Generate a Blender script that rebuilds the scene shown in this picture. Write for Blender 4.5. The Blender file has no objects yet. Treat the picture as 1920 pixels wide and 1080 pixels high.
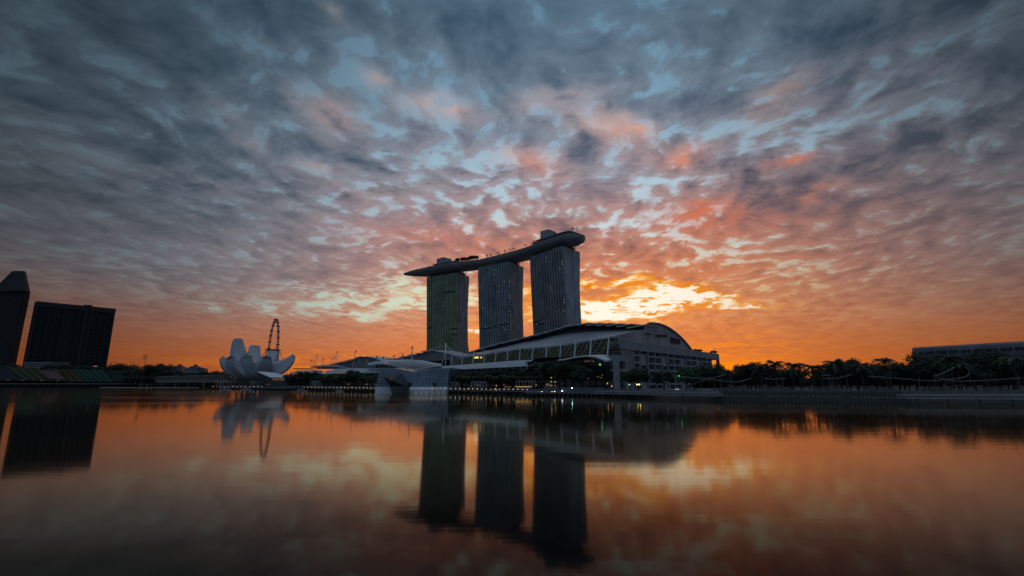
import bpy, math, random
from mathutils import Vector, Matrix
R = math.radians
random.seed(11)
sc = bpy.context.scene
col = sc.collection

# ------------------------------------------------------------------ camera
F, HZ, H = 900.0, 719.0, 7.0            # focal length in px of a 1920 wide frame, horizon row, eye height above the water
PT_ = math.atan((HZ - 540) / F)
cam = bpy.data.cameras.new('camera'); cam.sensor_width = 36; cam.lens = 36 * F / 1920
cam.clip_start = 0.5; cam.clip_end = 30000
co = bpy.data.objects.new('camera', cam); col.objects.link(co)
co.location = (0, 0, H); co.rotation_euler = (math.pi / 2 + PT_, 0, 0)
sc.camera = co
sc.view_settings.view_transform = 'Standard'; sc.view_settings.look = 'None'
sc.view_settings.exposure = 0; sc.view_settings.gamma = 1
sc.cycles.use_denoising = True
sc.cycles.max_bounces = 6; sc.cycles.sample_clamp_indirect = 6

# survey helpers: sight line of a point in the photograph, cut with a plane of the real place
def ray(px, py):
    x = px - 960; u = 540 - py
    return Vector((x, F * math.cos(PT_) - u * math.sin(PT_), u * math.cos(PT_) + F * math.sin(PT_)))
def WY(px, py, Y): r = ray(px, py) * 1; r = r * (Y / r.y); r.z += H; return r
def WZ(px, py, z): r = ray(px, py); r = r * ((z - H) / r.z); r.z += H; return r
S0 = Vector((48., 261., 0)); A = Vector((-.758, .652, 0)); E = Vector((.652, .758, 0))
def PT(px, py, t, k=0.0):               # plane t = t0 + k*(s-18), roughly parallel to the quay
    r = ray(px, py); n = E - A * k
    q = r * ((t - 18 * k + S0.dot(n)) / (r.x * n.x + r.y * n.y)); q.z += H; return q
def PS(px, py, s):
    r = ray(px, py); q = r * ((s + S0.dot(A)) / (r.x * A.x + r.y * A.y)); q.z += H; return q
def G(s, t, z=0.0): p = S0 + A * s + E * t; return Vector((p.x, p.y, z))
def ST(p): d = Vector((p[0], p[1], 0)) - S0; return d.dot(A), d.dot(E)
def ang(px, py):
    r = ray(px, py).normalized(); return math.atan2(r.x, r.y), math.asin(r.z)

# ------------------------------------------------------------------ sky (procedural world)
def lin(c):
    return tuple(((v / 255) / 12.92 if v / 255 <= .04045 else ((v / 255 + .055) / 1.055) ** 2.4) for v in c)
world = bpy.data.worlds.new('World'); sc.world = world; world.use_nodes = True
NT = world.node_tree; NT.nodes.clear(); N = NT.nodes.new; L = NT.links.new
def put(sock, v):
    if hasattr(v, 'links') or hasattr(v, 'is_linked'): L(v, sock)
    else: sock.default_value = v
def M(op, a, b=None, c=None, clamp=False):
    n = N('ShaderNodeMath'); n.operation = op; n.use_clamp = clamp
    put(n.inputs[0], a)
    if b is not None: put(n.inputs[1], b)
    if c is not None: put(n.inputs[2], c)
    return n.outputs[0]
def VM(op, a, b=None, s=None):
    n = N('ShaderNodeVectorMath'); n.operation = op; put(n.inputs[0], a)
    if b is not None: put(n.inputs[1], b)
    if s is not None: put(n.inputs['Scale'], s)
    return n.outputs['Value'] if op in ('LENGTH', 'DOT_PRODUCT') else n.outputs[0]
def MR(v, a, b, c=0.0, d=1.0, kind='SMOOTHSTEP'):
    n = N('ShaderNodeMapRange'); n.interpolation_type = kind
    put(n.inputs[0], v)
    for i, x in enumerate((a, b, c, d)): put(n.inputs[i + 1], x)
    return n.outputs[0]
def NZ(vec, scale, detail=6, rough=.55, dist=0.0, color=False, lac=2.0):
    n = N('ShaderNodeTexNoise'); put(n.inputs['Vector'], vec); n.inputs['Scale'].default_value = scale
    n.inputs['Detail'].default_value = detail; n.inputs['Roughness'].default_value = rough
    n.inputs['Distortion'].default_value = dist; n.inputs['Lacunarity'].default_value = lac
    return n.outputs['Color' if color else 'Fac']
def MX(f, a, b, mode='MIX'):
    n = N('ShaderNodeMix'); n.data_type = 'RGBA'; n.blend_type = mode; put(n.inputs[0], f)
    put(n.inputs[6], a if not isinstance(a, tuple) else (*a[:3], 1)); put(n.inputs[7], b if not isinstance(b, tuple) else (*b[:3], 1))
    return n.outputs[2]
def RAMP(v, stops):
    n = N('ShaderNodeValToRGB'); put(n.inputs[0], v); cr = n.color_ramp; cr.interpolation = 'LINEAR'
    while len(cr.elements) < len(stops): cr.elements.new(.5)
    for e, (p, c) in zip(cr.elements, stops): e.position = p; e.color = (*c, 1)
    return n.outputs[0]
def XYZ(x, y, z):
    n = N('ShaderNodeCombineXYZ'); put(n.inputs[0], x); put(n.inputs[1], y); put(n.inputs[2], z); return n.outputs[0]
tc = N('ShaderNodeTexCoord'); D = VM('NORMALIZE', tc.outputs['Generated'])
sp = N('ShaderNodeSeparateXYZ'); L(D, sp.inputs[0]); dx, dy, dz = sp.outputs
el = M('ARCSINE', M('MAXIMUM', dz, 0.0)); az = M('ARCTAN2', dx, dy)
kz = M('DIVIDE', 1.0, M('ADD', M('MAXIMUM', dz, 0.0), .13))
P = XYZ(M('MULTIPLY', dx, kz), M('MULTIPLY', dy, kz), 0.0)         # point on the cloud deck
# large and small ragged displacement of the placed cloud fields
w1 = VM('SCALE', VM('SUBTRACT', NZ(P, 2.6, 5, .6, color=True), (.5, .5, .5)), s=.16)
AZ = VM('ADD', XYZ(az, el, 0.0), VM('MULTIPLY', w1, (1.0, .55, 0)))
w2 = VM('SCALE', VM('SUBTRACT', NZ(P, 7.0, 5, .6, color=True), (.5, .5, .5)), s=.07)
AZ = VM('ADD', AZ, VM('MULTIPLY', w2, (1.0, .45, 0)))
def blobs(lst):
    tot = None
    for (px, py, sx, sy, rot, w) in lst:
        a, e = ang(px, py)
        n = N('ShaderNodeMapping'); n.vector_type = 'TEXTURE'; L(AZ, n.inputs['Vector'])
        n.inputs['Location'].default_value = (a, e, 0); n.inputs['Rotation'].default_value = (0, 0, R(rot))
        n.inputs['Scale'].default_value = (2.1 * sx / F, 2.1 * sy / F, 1)
        g = N('ShaderNodeTexGradient'); g.gradient_type = 'QUADRATIC_SPHERE'; L(n.outputs[0], g.inputs[0])
        tot = M('MULTIPLY', g.outputs['Fac'], w) if tot is None else M('MULTIPLY_ADD', g.outputs['Fac'], w, tot)
    return tot
# (px, py, half width, half height, tilt, weight) as seen in the photograph, turned into sky directions
gaps = [(625,150,110,55,0,.8),(820,165,70,60,0,.9),(410,150,60,22,-20,.35),(480,95,60,25,-10,.45),(280,185,60,16,-25,.6),(175,275,60,14,-8,.5),
 (30,265,60,16,-15,.5),(925,300,30,70,80,.5),(525,382,50,16,0,.6),(590,298,70,16,-20,.7),(1385,238,85,30,-12,1.1),(1480,268,80,32,25,1.1),
 (1620,160,110,22,35,.7),(1310,97,60,30,0,.35),(1810,280,90,14,8,1.0),(1815,195,50,40,0,.8),(1860,50,80,40,0,.5),(1185,325,60,30,0,.8),
 (1150,437,60,13,8,1.0),(1262,446,50,12,-8,1.0),(1400,452,30,14,0,.9),(1480,470,30,10,0,.8),(1492,505,45,9,15,.9),(1285,337,110,12,0,.9),
 (1055,430,30,18,20,.5),(970,225,70,40,0,.35),(1130,225,60,30,0,.4),(60,30,90,30,-10,.45),(1370,470,40,9,0,.7),(1720,336,60,12,0,.6),
 (350,455,60,10,-20,.4),(200,495,60,8,-14,.5),(440,480,60,10,-10,.5),(100,530,60,8,-8,.35),(880,425,50,12,0,.5),(1010,268,60,25,0,.3),
 (970,330,90,30,0,.5),(720,300,80,25,0,.3),(690,390,80,20,0,.35)]
darks = [(1310,45,230,75,0,.6),(760,70,200,60,0,.45),(250,60,150,45,-15,.45),(150,180,190,60,-15,.55),(430,170,130,40,-10,.35),(520,160,60,50,0,.3),
 (1610,110,150,60,35,.5),(1600,305,170,52,8,.95),(1390,305,90,38,5,.8),(1310,170,60,70,60,.4),(1840,125,100,50,0,.6),(1790,370,130,50,0,.5),
 (640,240,130,30,-15,.35),(300,350,190,40,-8,.35),(1060,110,120,60,0,.3),(950,40,120,60,0,.3),(1100,280,70,30,0,.2),(560,470,120,26,-8,.25),
 (1060,530,60,20,0,.3),(900,230,70,40,0,.3)]
peach = [(825,197,75,22,-8,1.1),(620,213,55,30,-25,.8),(430,208,50,22,-20,.45),(695,137,22,16,0,.8),(640,20,28,16,0,.6),(350,330,90,14,-4,.55),(165,297,60,12,-15,.5),
 (1130,243,90,34,-20,.8),(1290,288,42,22,0,1.0),(1463,296,30,10,-8,1.1),(1190,238,34,14,0,.9),(1460,182,60,18,25,.5),(990,312,70,20,-8,.75),(1310,386,60,16,0,.7),
 (1430,398,150,26,0,.6),(600,305,40,10,0,.8),(760,440,160,24,-2,.6),(350,465,120,14,-10,.5),(560,540,130,14,-4,.35),(1000,200,60,20,0,.35),(1070,170,90,22,0,.4),
 (460,272,30,14,0,.6),(1535,355,40,12,0,.5),(620,345,120,20,-10,.3)]
glowL = [(700,556,150,17,0,1.5),(610,563,90,14,8,1.1),(760,580,110,14,0,1.0),(660,590,60,8,0,.8),(520,580,80,10,-8,.6),(385,577,60,10,-12,.55),(530,600,40,7,-14,.5),
 (790,540,70,13,0,1.0),(890,545,40,13,0,1.1),(760,560,60,10,0,.6),(300,560,70,8,-10,.35),(840,560,60,14,0,.9)]
glowR = [(1180,575,108,22,0,1.9),(1262,553,62,18,6,1.6),(1120,585,60,22,0,1.2),(1130,528,110,8,4,.9),(1230,536,70,9,-4,.9),(1395,562,24,7,0,.9),(1000,560,22,30,0,.9),
 (1000,600,22,12,0,.6),(890,612,24,14,0,.9),(1440,575,60,6,-12,.7),(1330,563,50,14,0,.8)]
streak = [(1395,668,110,5,0,1.0),(1350,648,90,5,4,.9),(1390,685,60,5,0,.8),(1330,690,60,10,0,.8),(400,676,90,5,0,.8),(590,682,110,9,0,.9),(560,690,60,9,0,.6),(1690,694,60,8,0,.8),
 (1530,710,110,9,0,.7),(1378,706,60,20,0,1.4),(1480,708,110,12,0,.8),(1385,613,26,4,0,.8),(1420,640,90,4,0,.5),(360,686,60,3,0,.4)]
fG, fD, fP, fL, fR, fS = [blobs(x) for x in (gaps, darks, peach, glowL, glowR, streak)]
sunaz = ang(1290, 600)[0]
da = M('ABSOLUTE', M('SUBTRACT', az, ang(1040, 600)[0]))
w3 = VM('SCALE', VM('SUBTRACT', NZ(P, 1.6, 3, .5, color=True), (.5, .5, .5)), s=.36)
PW = VM('MULTIPLY', VM('ADD', P, w3), (1.0, .90, 1.0))
OFF = (math.sin(sunaz) * .045, math.cos(sunaz) * .045 * .90, 0)
def deck(v): return M('ADD', M('MULTIPLY', NZ(v, 10.5, 7, .53, .0), .68), M('MULTIPLY', NZ(VM('ADD', v, (3.1, 7.7, 0)), 2.2, 3, .5), .32))
nA = deck(PW); nS = deck(VM('ADD', PW, OFF))
relief = M('SUBTRACT', nA, nS)                # faces turned to the sunrise are brighter
nC = NZ(VM('ADD', PW, (9.3, 1.2, 0)), 15.0, 6, .52)   # fine wisps
cov = M('ADD', nA, M('SUBTRACT', M('MULTIPLY', fD, .12), M('MULTIPLY', fG, .075)))
cov = M('SUBTRACT', cov, M('MULTIPLY', M('ADD', fL, fR), .05))
cov = M('ADD', cov, M('MULTIPLY_ADD', nC, .16, -.08))
dens = MR(cov, .36, .50)
shade = M('ADD', MR(cov, .43, .70), M('MULTIPLY', relief, -3.2), clamp=True)
calm = MR(el, .045, .13, .42, 1.0)             # lumps flatten out near the horizon
e1 = M('DIVIDE', el, 1.2, clamp=True)         # ramp coordinate: 1 = 69 degrees up
def q(deg): return deg * math.pi / 180 / 1.2
clear = RAMP(e1, [(q(0), lin((228,112,44))), (q(5), lin((226,134,74))), (q(9), lin((224,164,112))), (q(13), lin((206,176,152))),
 (q(18), lin((184,186,186))), (q(24), lin((166,186,198))), (q(32), lin((132,160,180))), (q(42), lin((94,120,140))), (q(68), lin((76,98,118)))])
bright = RAMP(e1, [(q(5), lin((232,168,104))), (q(9), lin((240,210,156))), (q(13), lin((222,214,194))),
 (q(18), lin((204,216,220))), (q(24), lin((176,194,206))), (q(32), lin((136,162,182))), (q(42), lin((110,138,158))), (q(68), lin((76,98,118)))])
lit = RAMP(e1, [(q(0), lin((230,110,36))), (q(4), lin((226,126,60))), (q(8), lin((220,138,88))), (q(12.5), lin((212,142,112))),
 (q(18), lin((182,144,136))), (q(24), lin((152,142,148))), (q(32), lin((124,126,136))), (q(42), lin((88,102,116))), (q(68), lin((84,94,108)))])
dark = RAMP(e1, [(q(0), lin((210,96,34))), (q(4), lin((206,108,52))), (q(8), lin((188,110,72))), (q(12.5), lin((162,108,92))),
 (q(18), lin((108,92,98))), (q(24), lin((78,80,95))), (q(32), lin((60,68,84))), (q(42), lin((46,57,71))), (q(68), lin((58,68,82)))])
cloud = MX(M('ADD', M('MULTIPLY', shade, calm), M('MULTIPLY', M('SUBTRACT', 1.0, calm), .5)), lit, dark)
skyc = MX(M('MULTIPLY_ADD', M('SUBTRACT', dens, 1.0), calm, 1.0), clear, cloud)
gm_ = M('MULTIPLY', fG, MR(cov, .54, .38, .0, 1.0))
skyc = MX(M('MULTIPLY', gm_, .85, clamp=True), skyc, bright)
mack = M('MULTIPLY', MR(M('ADD', cov, M('MULTIPLY_ADD', nC, .22, -.11)), .46, .38), M('MULTIPLY', MR(el, .12, .19), MR(da, .25, .95, .75, .1)))
skyc = MX(M('MULTIPLY', mack, .65), skyc, bright)
pk = M('MULTIPLY', M('MULTIPLY', fP, MR(shade, .85, .2, .12, 1.0)), MR(cov, .28, .42, .3, 1.0))
skyc = MX(M('MULTIPLY', pk, .95, clamp=True), skyc, RAMP(e1, [(q(8), lin((236,126,66))), (q(14), lin((226,126,92))), (q(20), lin((222,140,114))), (q(30), lin((226,166,138))), (q(42), lin((176,160,150)))]))
# luminous breaks in the deck
PF = XYZ(M('MULTIPLY', az, 17.0), M('MULTIPLY', el, 58.0), 0.0)
nF = NZ(VM('ADD', PF, VM('SCALE', VM('SUBTRACT', NZ(PF, .8, 3, .5, color=True), (.5, .5, .5)), s=1.6)), 1.1, 8, .64)
fine = MR(nF, .62, .42)
gl = MR(M('MULTIPLY', fL, M('ADD', fine, .07)), .05, .95)
skyc = MX(gl, skyc, MX(fine, lin((240,170,100)), lin((222,226,190))))
rim = MR(fR, .08, .70)
skyc = MX(M('MULTIPLY', rim, .65), skyc, lin((240,140,48)))
gr = MR(M('MULTIPLY', fR, M('ADD', fine, .16)), .14, 1.0)
skyc = MX(gr, skyc, RAMP(gr, [(0., lin((255,168,44))), (.35, lin((255,196,92))), (.7, lin((250,226,178))), (1., lin((252,240,222)))]))
skyc = MX(M('MULTIPLY', M('MULTIPLY', fS, MR(nF, .66, .40, .45, 1.0)), 1.0, clamp=True), skyc, lin((255,138,14)))
# less light and less orange away from the sunrise
dim = MR(da, .12, .98, 1.04, .25)
db = M('ABSOLUTE', M('SUBTRACT', az, ang(1150, 600)[0]))
cool = M('MULTIPLY', M('MULTIPLY', MR(db, .12, .90), .80), MR(el, .02, .22, .06, 1.0))
cool = M('MAXIMUM', cool, MR(el, .34, .62, 0.0, .55))
lum = VM('DOT_PRODUCT', skyc, (.3, .5, .2))
skyc = MX(cool, skyc, VM('SCALE', VM('ADD', VM('MULTIPLY', (1., 1., 1.), lin((84,108,126))), VM('SCALE', (.74, 1.0, 1.18), s=lum)), s=.66))
back = MX(dens, lin((92,116,140)), lin((66,80,98)))
skyc = VM('SCALE', skyc, s=dim)
hs = N('ShaderNodeHueSaturation'); L(MR(el, .10, .32, 1.0, 1.22), hs.inputs['Saturation']); hs.inputs['Value'].default_value = 1.03; L(skyc, hs.inputs['Color']); skyc = hs.outputs[0]
skyc = MX(MR(da, 1.05, 1.75), skyc, VM('SCALE', back, s=MR(el, .05, .8, 1.75, 2.6)))
skyc = MX(MR(el, .86, 1.35), skyc, lin((198,208,220)))
# a clear twilight sky above the deck adds its faint blue
nish = N('ShaderNodeTexSky'); nish.sky_type = 'NISHITA'; nish.sun_disc = False
nish.sun_elevation = R(1.5); nish.sun_rotation = sunaz
skyc = VM('ADD', VM('SCALE', skyc, s=10.0), VM('SCALE', nish.outputs[0], s=.02))
bg = N('ShaderNodeBackground'); L(skyc, bg.inputs['Color']); bg.inputs['Strength'].default_value = .1
wo = N('ShaderNodeOutputWorld'); L(bg.outputs[0], wo.inputs[0])
world.cycles.sampling_method = 'MANUAL'; world.cycles.sample_map_resolution = 512

# ------------------------------------------------------------------ sun: still behind the cloud bank, very weak
sl = bpy.data.lights.new('sun', 'SUN'); sl.energy = .3; sl.angle = R(1); sl.color = (1, .62, .34)
so = bpy.data.objects.new('sun', sl); col.objects.link(so)
sunaz = ang(1225, 600)[0]
so.rotation_euler = Vector((-math.sin(sunaz) * math.cos(R(2.5)), -math.cos(sunaz) * math.cos(R(2.5)), -math.sin(R(2.5)))).to_track_quat('-Z', 'Y').to_euler()

# ------------------------------------------------------------------ materials
MAT = {}
def mat(name, base, rough=.6, metal=0., emit=None, es=0., var=.0, scale=.3, spec=.5, bump=0.):
    if name in MAT: return MAT[name]
    m = bpy.data.materials.new(name); m.use_nodes = True; nt = m.node_tree; b = nt.nodes['Principled BSDF']
    b.inputs['Base Color'].default_value = (*base, 1); b.inputs['Roughness'].default_value = rough
    b.inputs['Metallic'].default_value = metal; b.inputs['Specular IOR Level'].default_value = spec
    if emit: b.inputs['Emission Color'].default_value = (*emit, 1); b.inputs['Emission Strength'].default_value = es
    if var:
        t = nt.nodes.new('ShaderNodeTexCoord'); n = nt.nodes.new('ShaderNodeTexNoise'); n.inputs['Scale'].default_value = scale; n.inputs['Detail'].default_value = 6
        nt.links.new(t.outputs['Object'], n.inputs['Vector'])
        r = nt.nodes.new('ShaderNodeValToRGB'); nt.links.new(n.outputs['Fac'], r.inputs[0])
        r.color_ramp.elements[0].position = .3; r.color_ramp.elements[1].position = .7
        r.color_ramp.elements[0].color = (*[c * (1 - var) for c in base], 1); r.color_ramp.elements[1].color = (*[min(1, c * (1 + var)) for c in base], 1)
        nt.links.new(r.outputs[0], b.inputs['Base Color'])
        if bump:
            bp = nt.nodes.new('ShaderNodeBump'); bp.inputs['Strength'].default_value = bump; nt.links.new(n.outputs['Fac'], bp.inputs['Height']); nt.links.new(bp.outputs[0], b.inputs['Normal'])
    MAT[name] = m; return m
def glassgrid(name, c1, c2, frame, w, h, mort, rough=.2, metal=.35, vertical=False):   # panes in a metal grid, read from the UV map in metres
    m = bpy.data.materials.new(name); m.use_nodes = True; nt = m.node_tree; b = nt.nodes['Principled BSDF']
    uv = nt.nodes.new('ShaderNodeUVMap'); uv.uv_map = 'UVMap'
    br = nt.nodes.new('ShaderNodeTexBrick'); br.offset = 0; br.squash = 1
    br.inputs['Color1'].default_value = (*c1, 1); br.inputs['Color2'].default_value = (*c2, 1); br.inputs['Mortar'].default_value = (*frame, 1)
    br.inputs['Scale'].default_value = 1; br.inputs['Mortar Size'].default_value = mort; br.inputs['Brick Width'].default_value = w; br.inputs['Row Height'].default_value = h
    br.inputs['Mortar Smooth'].default_value = .2; br.inputs['Bias'].default_value = 0
    nt.links.new(uv.outputs[0], br.inputs['Vector'])
    n = nt.nodes.new('ShaderNodeTexNoise'); n.inputs['Scale'].default_value = .05; n.inputs['Detail'].default_value = 5; nt.links.new(uv.outputs[0], n.inputs['Vector'])
    mr = nt.nodes.new('ShaderNodeMapRange'); mr.inputs[1].default_value = .3; mr.inputs[2].default_value = .7; mr.inputs[3].default_value = .65; mr.inputs[4].default_value = 1.35
    nt.links.new(n.outputs['Fac'], mr.inputs[0])
    vm = nt.nodes.new('ShaderNodeVectorMath'); vm.operation = 'SCALE'; nt.links.new(br.outputs['Color'], vm.inputs[0]); nt.links.new(mr.outputs[0], vm.inputs['Scale'])
    nt.links.new(vm.outputs[0], b.inputs['Base Color'])
    b.inputs['Roughness'].default_value = rough; b.inputs['Metallic'].default_value = metal
    MAT[name] = m; return m
conc = mat('pale_concrete', (.34, .34, .35), .8, var=.15, scale=.15)
concd = mat('grey_concrete', (.20, .20, .21), .85, var=.2, scale=.15)
stone = mat('quay_stone', (.085, .086, .092), .8, var=.3, scale=.5)
dkmetal = mat('dark_metal', (.05, .052, .058), .5, .3, var=.2)
hullm = mat('hull_cladding', (.24, .245, .26), .42, .55, var=.12, scale=.05)
white = mat('white_paint', (.52, .54, .56), .5, var=.08, scale=.3)
whitem = mat('white_steel', (.55, .57, .59), .45, .1)
roofm = mat('zinc_roof', (.30, .33, .38), .38, .6, var=.15, scale=.08)
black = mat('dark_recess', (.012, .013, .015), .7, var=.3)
shopg = mat('shop_glass', (.02, .023, .026), .15, .1, var=.4, scale=.2)
leafa = mat('leaf_dark', (.018, .034, .014), .75, var=.5, scale=.5)
leafb = mat('leaf_mid', (.034, .085, .020), .7, var=.5, scale=.5)
leafc = mat('leaf_deep', (.012, .022, .012), .8, var=.5, scale=.5)
bark = mat('bark', (.03, .025, .02), .9, var=.3, scale=2)
grass = mat('grass_cover', (.010, .014, .008), .95, var=.5, scale=.1)
warml = mat('warm_lamp', (.8, .6, .3), .5, emit=(1, .72, .36), es=2.4)
whitel = mat('white_lamp', (.8, .8, .8), .5, emit=(.85, .95, 1), es=3.5)
cyanl = mat('cyan_lamp', (.5, .8, .8), .5, emit=(.35, .95, .9), es=8)
greenl = mat('green_lamp', (.3, .8, .3), .5, emit=(.1, .9, .3), es=.9)
yell = mat('yellow_lamp', (.8, .7, .2), .5, emit=(1, .80, .22), es=6)
roomg = mat('lit_room', (.7, .6, .3), .5, emit=(.85, .80, .42), es=.15)
signg = mat('lit_amber', (.7, .5, .2), .5, emit=(1, .62, .16), es=.6)
signf = mat('faint_amber', (.3, .2, .1), .5, emit=(1, .55, .18), es=.10)
sidewall = glassgrid('aluminium_end_wall', (.27, .285, .30), (.25, .265, .28), (.12, .13, .145), 3.0, 3.6, .09, .6, .05)
glassd = glassgrid('blue_curtain_glass', (.17, .20, .22), (.21, .245, .265), (.04, .044, .05), 1.9, 3.5, .22, .3, .3)
glassg = glassgrid('green_curtain_glass', (.17, .21, .13), (.31, .33, .19), (.022, .028, .022), 1.9, 3.5, .22, .3, .3)  # left tower: green and gold reflections painted into the pane colours
crystal = glassgrid('pavilion_glass', (.10, .135, .165), (.13, .165, .195), (.04, .055, .07), 2.4, 2.4, .16, .25, .35)
crystald = glassgrid('pavilion_dark_glass', (.035, .035, .036), (.045, .043, .043), (.025, .025, .026), 2.2, 2.2, .06, .3, .3)
crystalw = glassgrid('pavilion_white_base', (.62, .66, .72), (.68, .72, .78), (.42, .46, .50), 3.0, 2.0, .06, .4, .1)
tilew = glassgrid('gable_panels', (.24, .235, .24), (.26, .255, .26), (.16, .155, .16), 4.0, 1.8, .07, .6, .1)
panelw = glassgrid('light_panels', (.33, .325, .33), (.36, .355, .36), (.22, .22, .22), 2.5, 1.8, .06, .6, .05)

# ------------------------------------------------------------------ object helpers
def tag(o, label=None, cat=None, group=None, kind=None):
    if label: o['label'] = label
    if cat: o['category'] = cat
    if group: o['group'] = group
    if kind: o['kind'] = kind
    return o
def empty(name, loc, label=None, cat=None, group=None):
    o = bpy.data.objects.new(name, None); col.objects.link(o); o.location = loc; o.empty_display_size = .5
    return tag(o, label, cat, group)
class MB:
    def __init__(s): s.v = []; s.f = []; s.uv = []
    def add(s, vs, fs, uvs=None):
        k = len(s.v); s.v += [tuple(v) for v in vs]
        for i, f in enumerate(fs):
            s.f.append(tuple(a + k for a in f)); s.uv.append(uvs[i] if uvs else None)
        return s
    def box8(s, c): return s.add(c, [(0,3,2,1),(4,5,6,7),(0,1,5,4),(1,2,6,5),(2,3,7,6),(3,0,4,7)])
    def prism(s, pts, z0, z1):            # pts counter-clockwise in plan
        n = len(pts); vs = [(p[0], p[1], z0) for p in pts] + [(p[0], p[1], z1) for p in pts]
        return s.add(vs, [tuple(range(n))[::-1], tuple(range(n, 2*n))] + [(i, (i+1)%n, n+(i+1)%n, n+i) for i in range(n)])
    def stbox(s, s0, s1, t0, t1, z0, z1):
        return s.prism([G(s0,t0), G(s0,t1), G(s1,t1), G(s1,t0)], z0, z1)
    def box(s, c, d):
        x,y,z = c; a,b,h = d[0]/2, d[1]/2, d[2]/2
        return s.box8([(x-a,y-b,z-h),(x+a,y-b,z-h),(x+a,y+b,z-h),(x-a,y+b,z-h),(x-a,y-b,z+h),(x+a,y-b,z+h),(x+a,y+b,z+h),(x-a,y+b,z+h)])
    def tube(s, pts, r, n=6, r1=None):
        pts = [Vector(p) for p in pts]; m = len(pts); rings = []
        for i, p in enumerate(pts):
            d = (pts[min(i+1,m-1)] - pts[max(i-1,0)]).normalized()
            u = d.cross(Vector((0,0,1)) if abs(d.z) < .9 else Vector((1,0,0))).normalized(); w = d.cross(u)
            rr = r if r1 is None else r + (r1 - r) * i / max(1, m-1)
            rings.append([p + u*rr*math.cos(2*math.pi*j/n) + w*rr*math.sin(2*math.pi*j/n) for j in range(n)])
        vs = [v for ring in rings for v in ring]; fs = []
        for i in range(m-1):
            for j in range(n): fs.append((i*n+j, i*n+(j+1)%n, (i+1)*n+(j+1)%n, (i+1)*n+j))
        fs.append(tuple(range(n))[::-1]); fs.append(tuple(range((m-1)*n, m*n)))
        return s.add(vs, fs)
    def grid(s, rows, flip=False):        # rows of points, uv in metres
        n = len(rows[0]); vs = [v for r in rows for v in r]; fs = []; uvs = []
        ul = [0.]
        for j in range(1, n): ul.append(ul[-1] + (Vector(rows[0][j]) - Vector(rows[0][j-1])).length)
        vl = [0.]
        for i in range(1, len(rows)): vl.append(vl[-1] + (Vector(rows[i][0]) - Vector(rows[i-1][0])).length)
        for i in range(len(rows)-1):
            for j in range(n-1):
                f = [(i,j),(i,j+1),(i+1,j+1),(i+1,j)]
                if flip: f = f[::-1]
                fs.append(tuple(a*n+b for a,b in f)); uvs.append([(ul[b], vl[a]) for a,b in f])
        return s.add(vs, fs, uvs)
    def slab(s, rows, d):                 # grid with thickness d (vector)
        d = Vector(d); m = len(rows); n = len(rows[0])
        s.grid(rows); s.grid([[Vector(v)+d for v in r] for r in rows], True)
        for edge in ([r[0] for r in rows][::-1], [r[-1] for r in rows], rows[0], rows[-1][::-1]):
            s.grid([[Vector(v)+d for v in edge], edge])
        return s
    def build(s, name, m, parent=None, smooth=False):
        me = bpy.data.meshes.new(name)
        off = parent_world(parent) if parent else Vector((0,0,0))
        me.from_pydata([tuple(Vector(v) - off) for v in s.v], [], s.f)
        if any(s.uv):
            ul = me.uv_layers.new(name='UVMap'); k = 0
            for f, uv in zip(s.f, s.uv):
                for i in range(len(f)):
                    ul.data[k].uv = uv[i] if uv else (s.v[f[i]][0], s.v[f[i]][2]); k += 1
        me.materials.append(m); me.validate(); me.update()
        if smooth:
            for p in me.polygons: p.use_smooth = True
        o = bpy.data.objects.new(name, me); col.objects.link(o); o.parent = parent
        return o
def parent_world(p):
    v = Vector((0,0,0))
    while p: v += p.location; p = p.parent
    return v
KIDS = {}
def copytree(o, loc=None, rz=0, sc_=1, parent=None):
    c = o.copy(); col.objects.link(c); c.parent = parent
    if loc is not None: c.location = loc; c.rotation_euler = (0, 0, rz); c.scale = (sc_,)*3 if not isinstance(sc_, tuple) else sc_
    if o.name not in KIDS: KIDS[o.name] = list(o.children)
    for ch in KIDS[o.name]: copytree(ch, parent=c)
    return c
def interp(tab, x):
    for (a, b), (c, d) in zip(tab, tab[1:]):
        if x <= c: return b + (d-b) * max(0, (x-a)) / (c-a)
    return tab[-1][1]
def resample(pts, n):
    pts = [Vector(p) for p in pts]; l = [0]
    for a, b in zip(pts, pts[1:]): l.append(l[-1] + (b-a).length)
    out = []
    for i in range(n):
        x = l[-1]*i/(n-1)
        for k in range(len(pts)-1):
            if x <= l[k+1] + 1e-9: out.append(pts[k].lerp(pts[k+1], (x-l[k])/max(1e-9, l[k+1]-l[k]))); break
    return out

# ------------------------------------------------------------------ water and land
wm = bpy.data.materials.new('water'); wm.use_nodes = True; nt = wm.node_tree; nt.nodes.clear()
o_ = nt.nodes.new('ShaderNodeOutputMaterial'); mixs = nt.nodes.new('ShaderNodeMixShader'); df = nt.nodes.new('ShaderNodeBsdfDiffuse'); gls = nt.nodes.new('ShaderNodeBsdfGlossy')
df.inputs[0].default_value = (.004, .006, .006, 1); gls.inputs['Color'].default_value = (1.0, .89, .70, 1); gls.inputs['Roughness'].default_value = .062
lw = nt.nodes.new('ShaderNodeLayerWeight'); lw.inputs[0].default_value = .5
cr = nt.nodes.new('ShaderNodeValToRGB'); nt.links.new(lw.outputs['Facing'], cr.inputs[0]); cr.color_ramp.interpolation = 'EASE'
st = [(.60, .03), (.70, .06), (.76, .13), (.81, .30), (.86, .52), (.92, .76), (1., .92)]
while len(cr.color_ramp.elements) < len(st): cr.color_ramp.elements.new(.5)
for e_, (p_, v_) in zip(cr.color_ramp.elements, st): e_.position = p_; e_.color = (v_, v_, v_, 1)
cr.color_ramp.interpolation = 'LINEAR'
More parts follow.
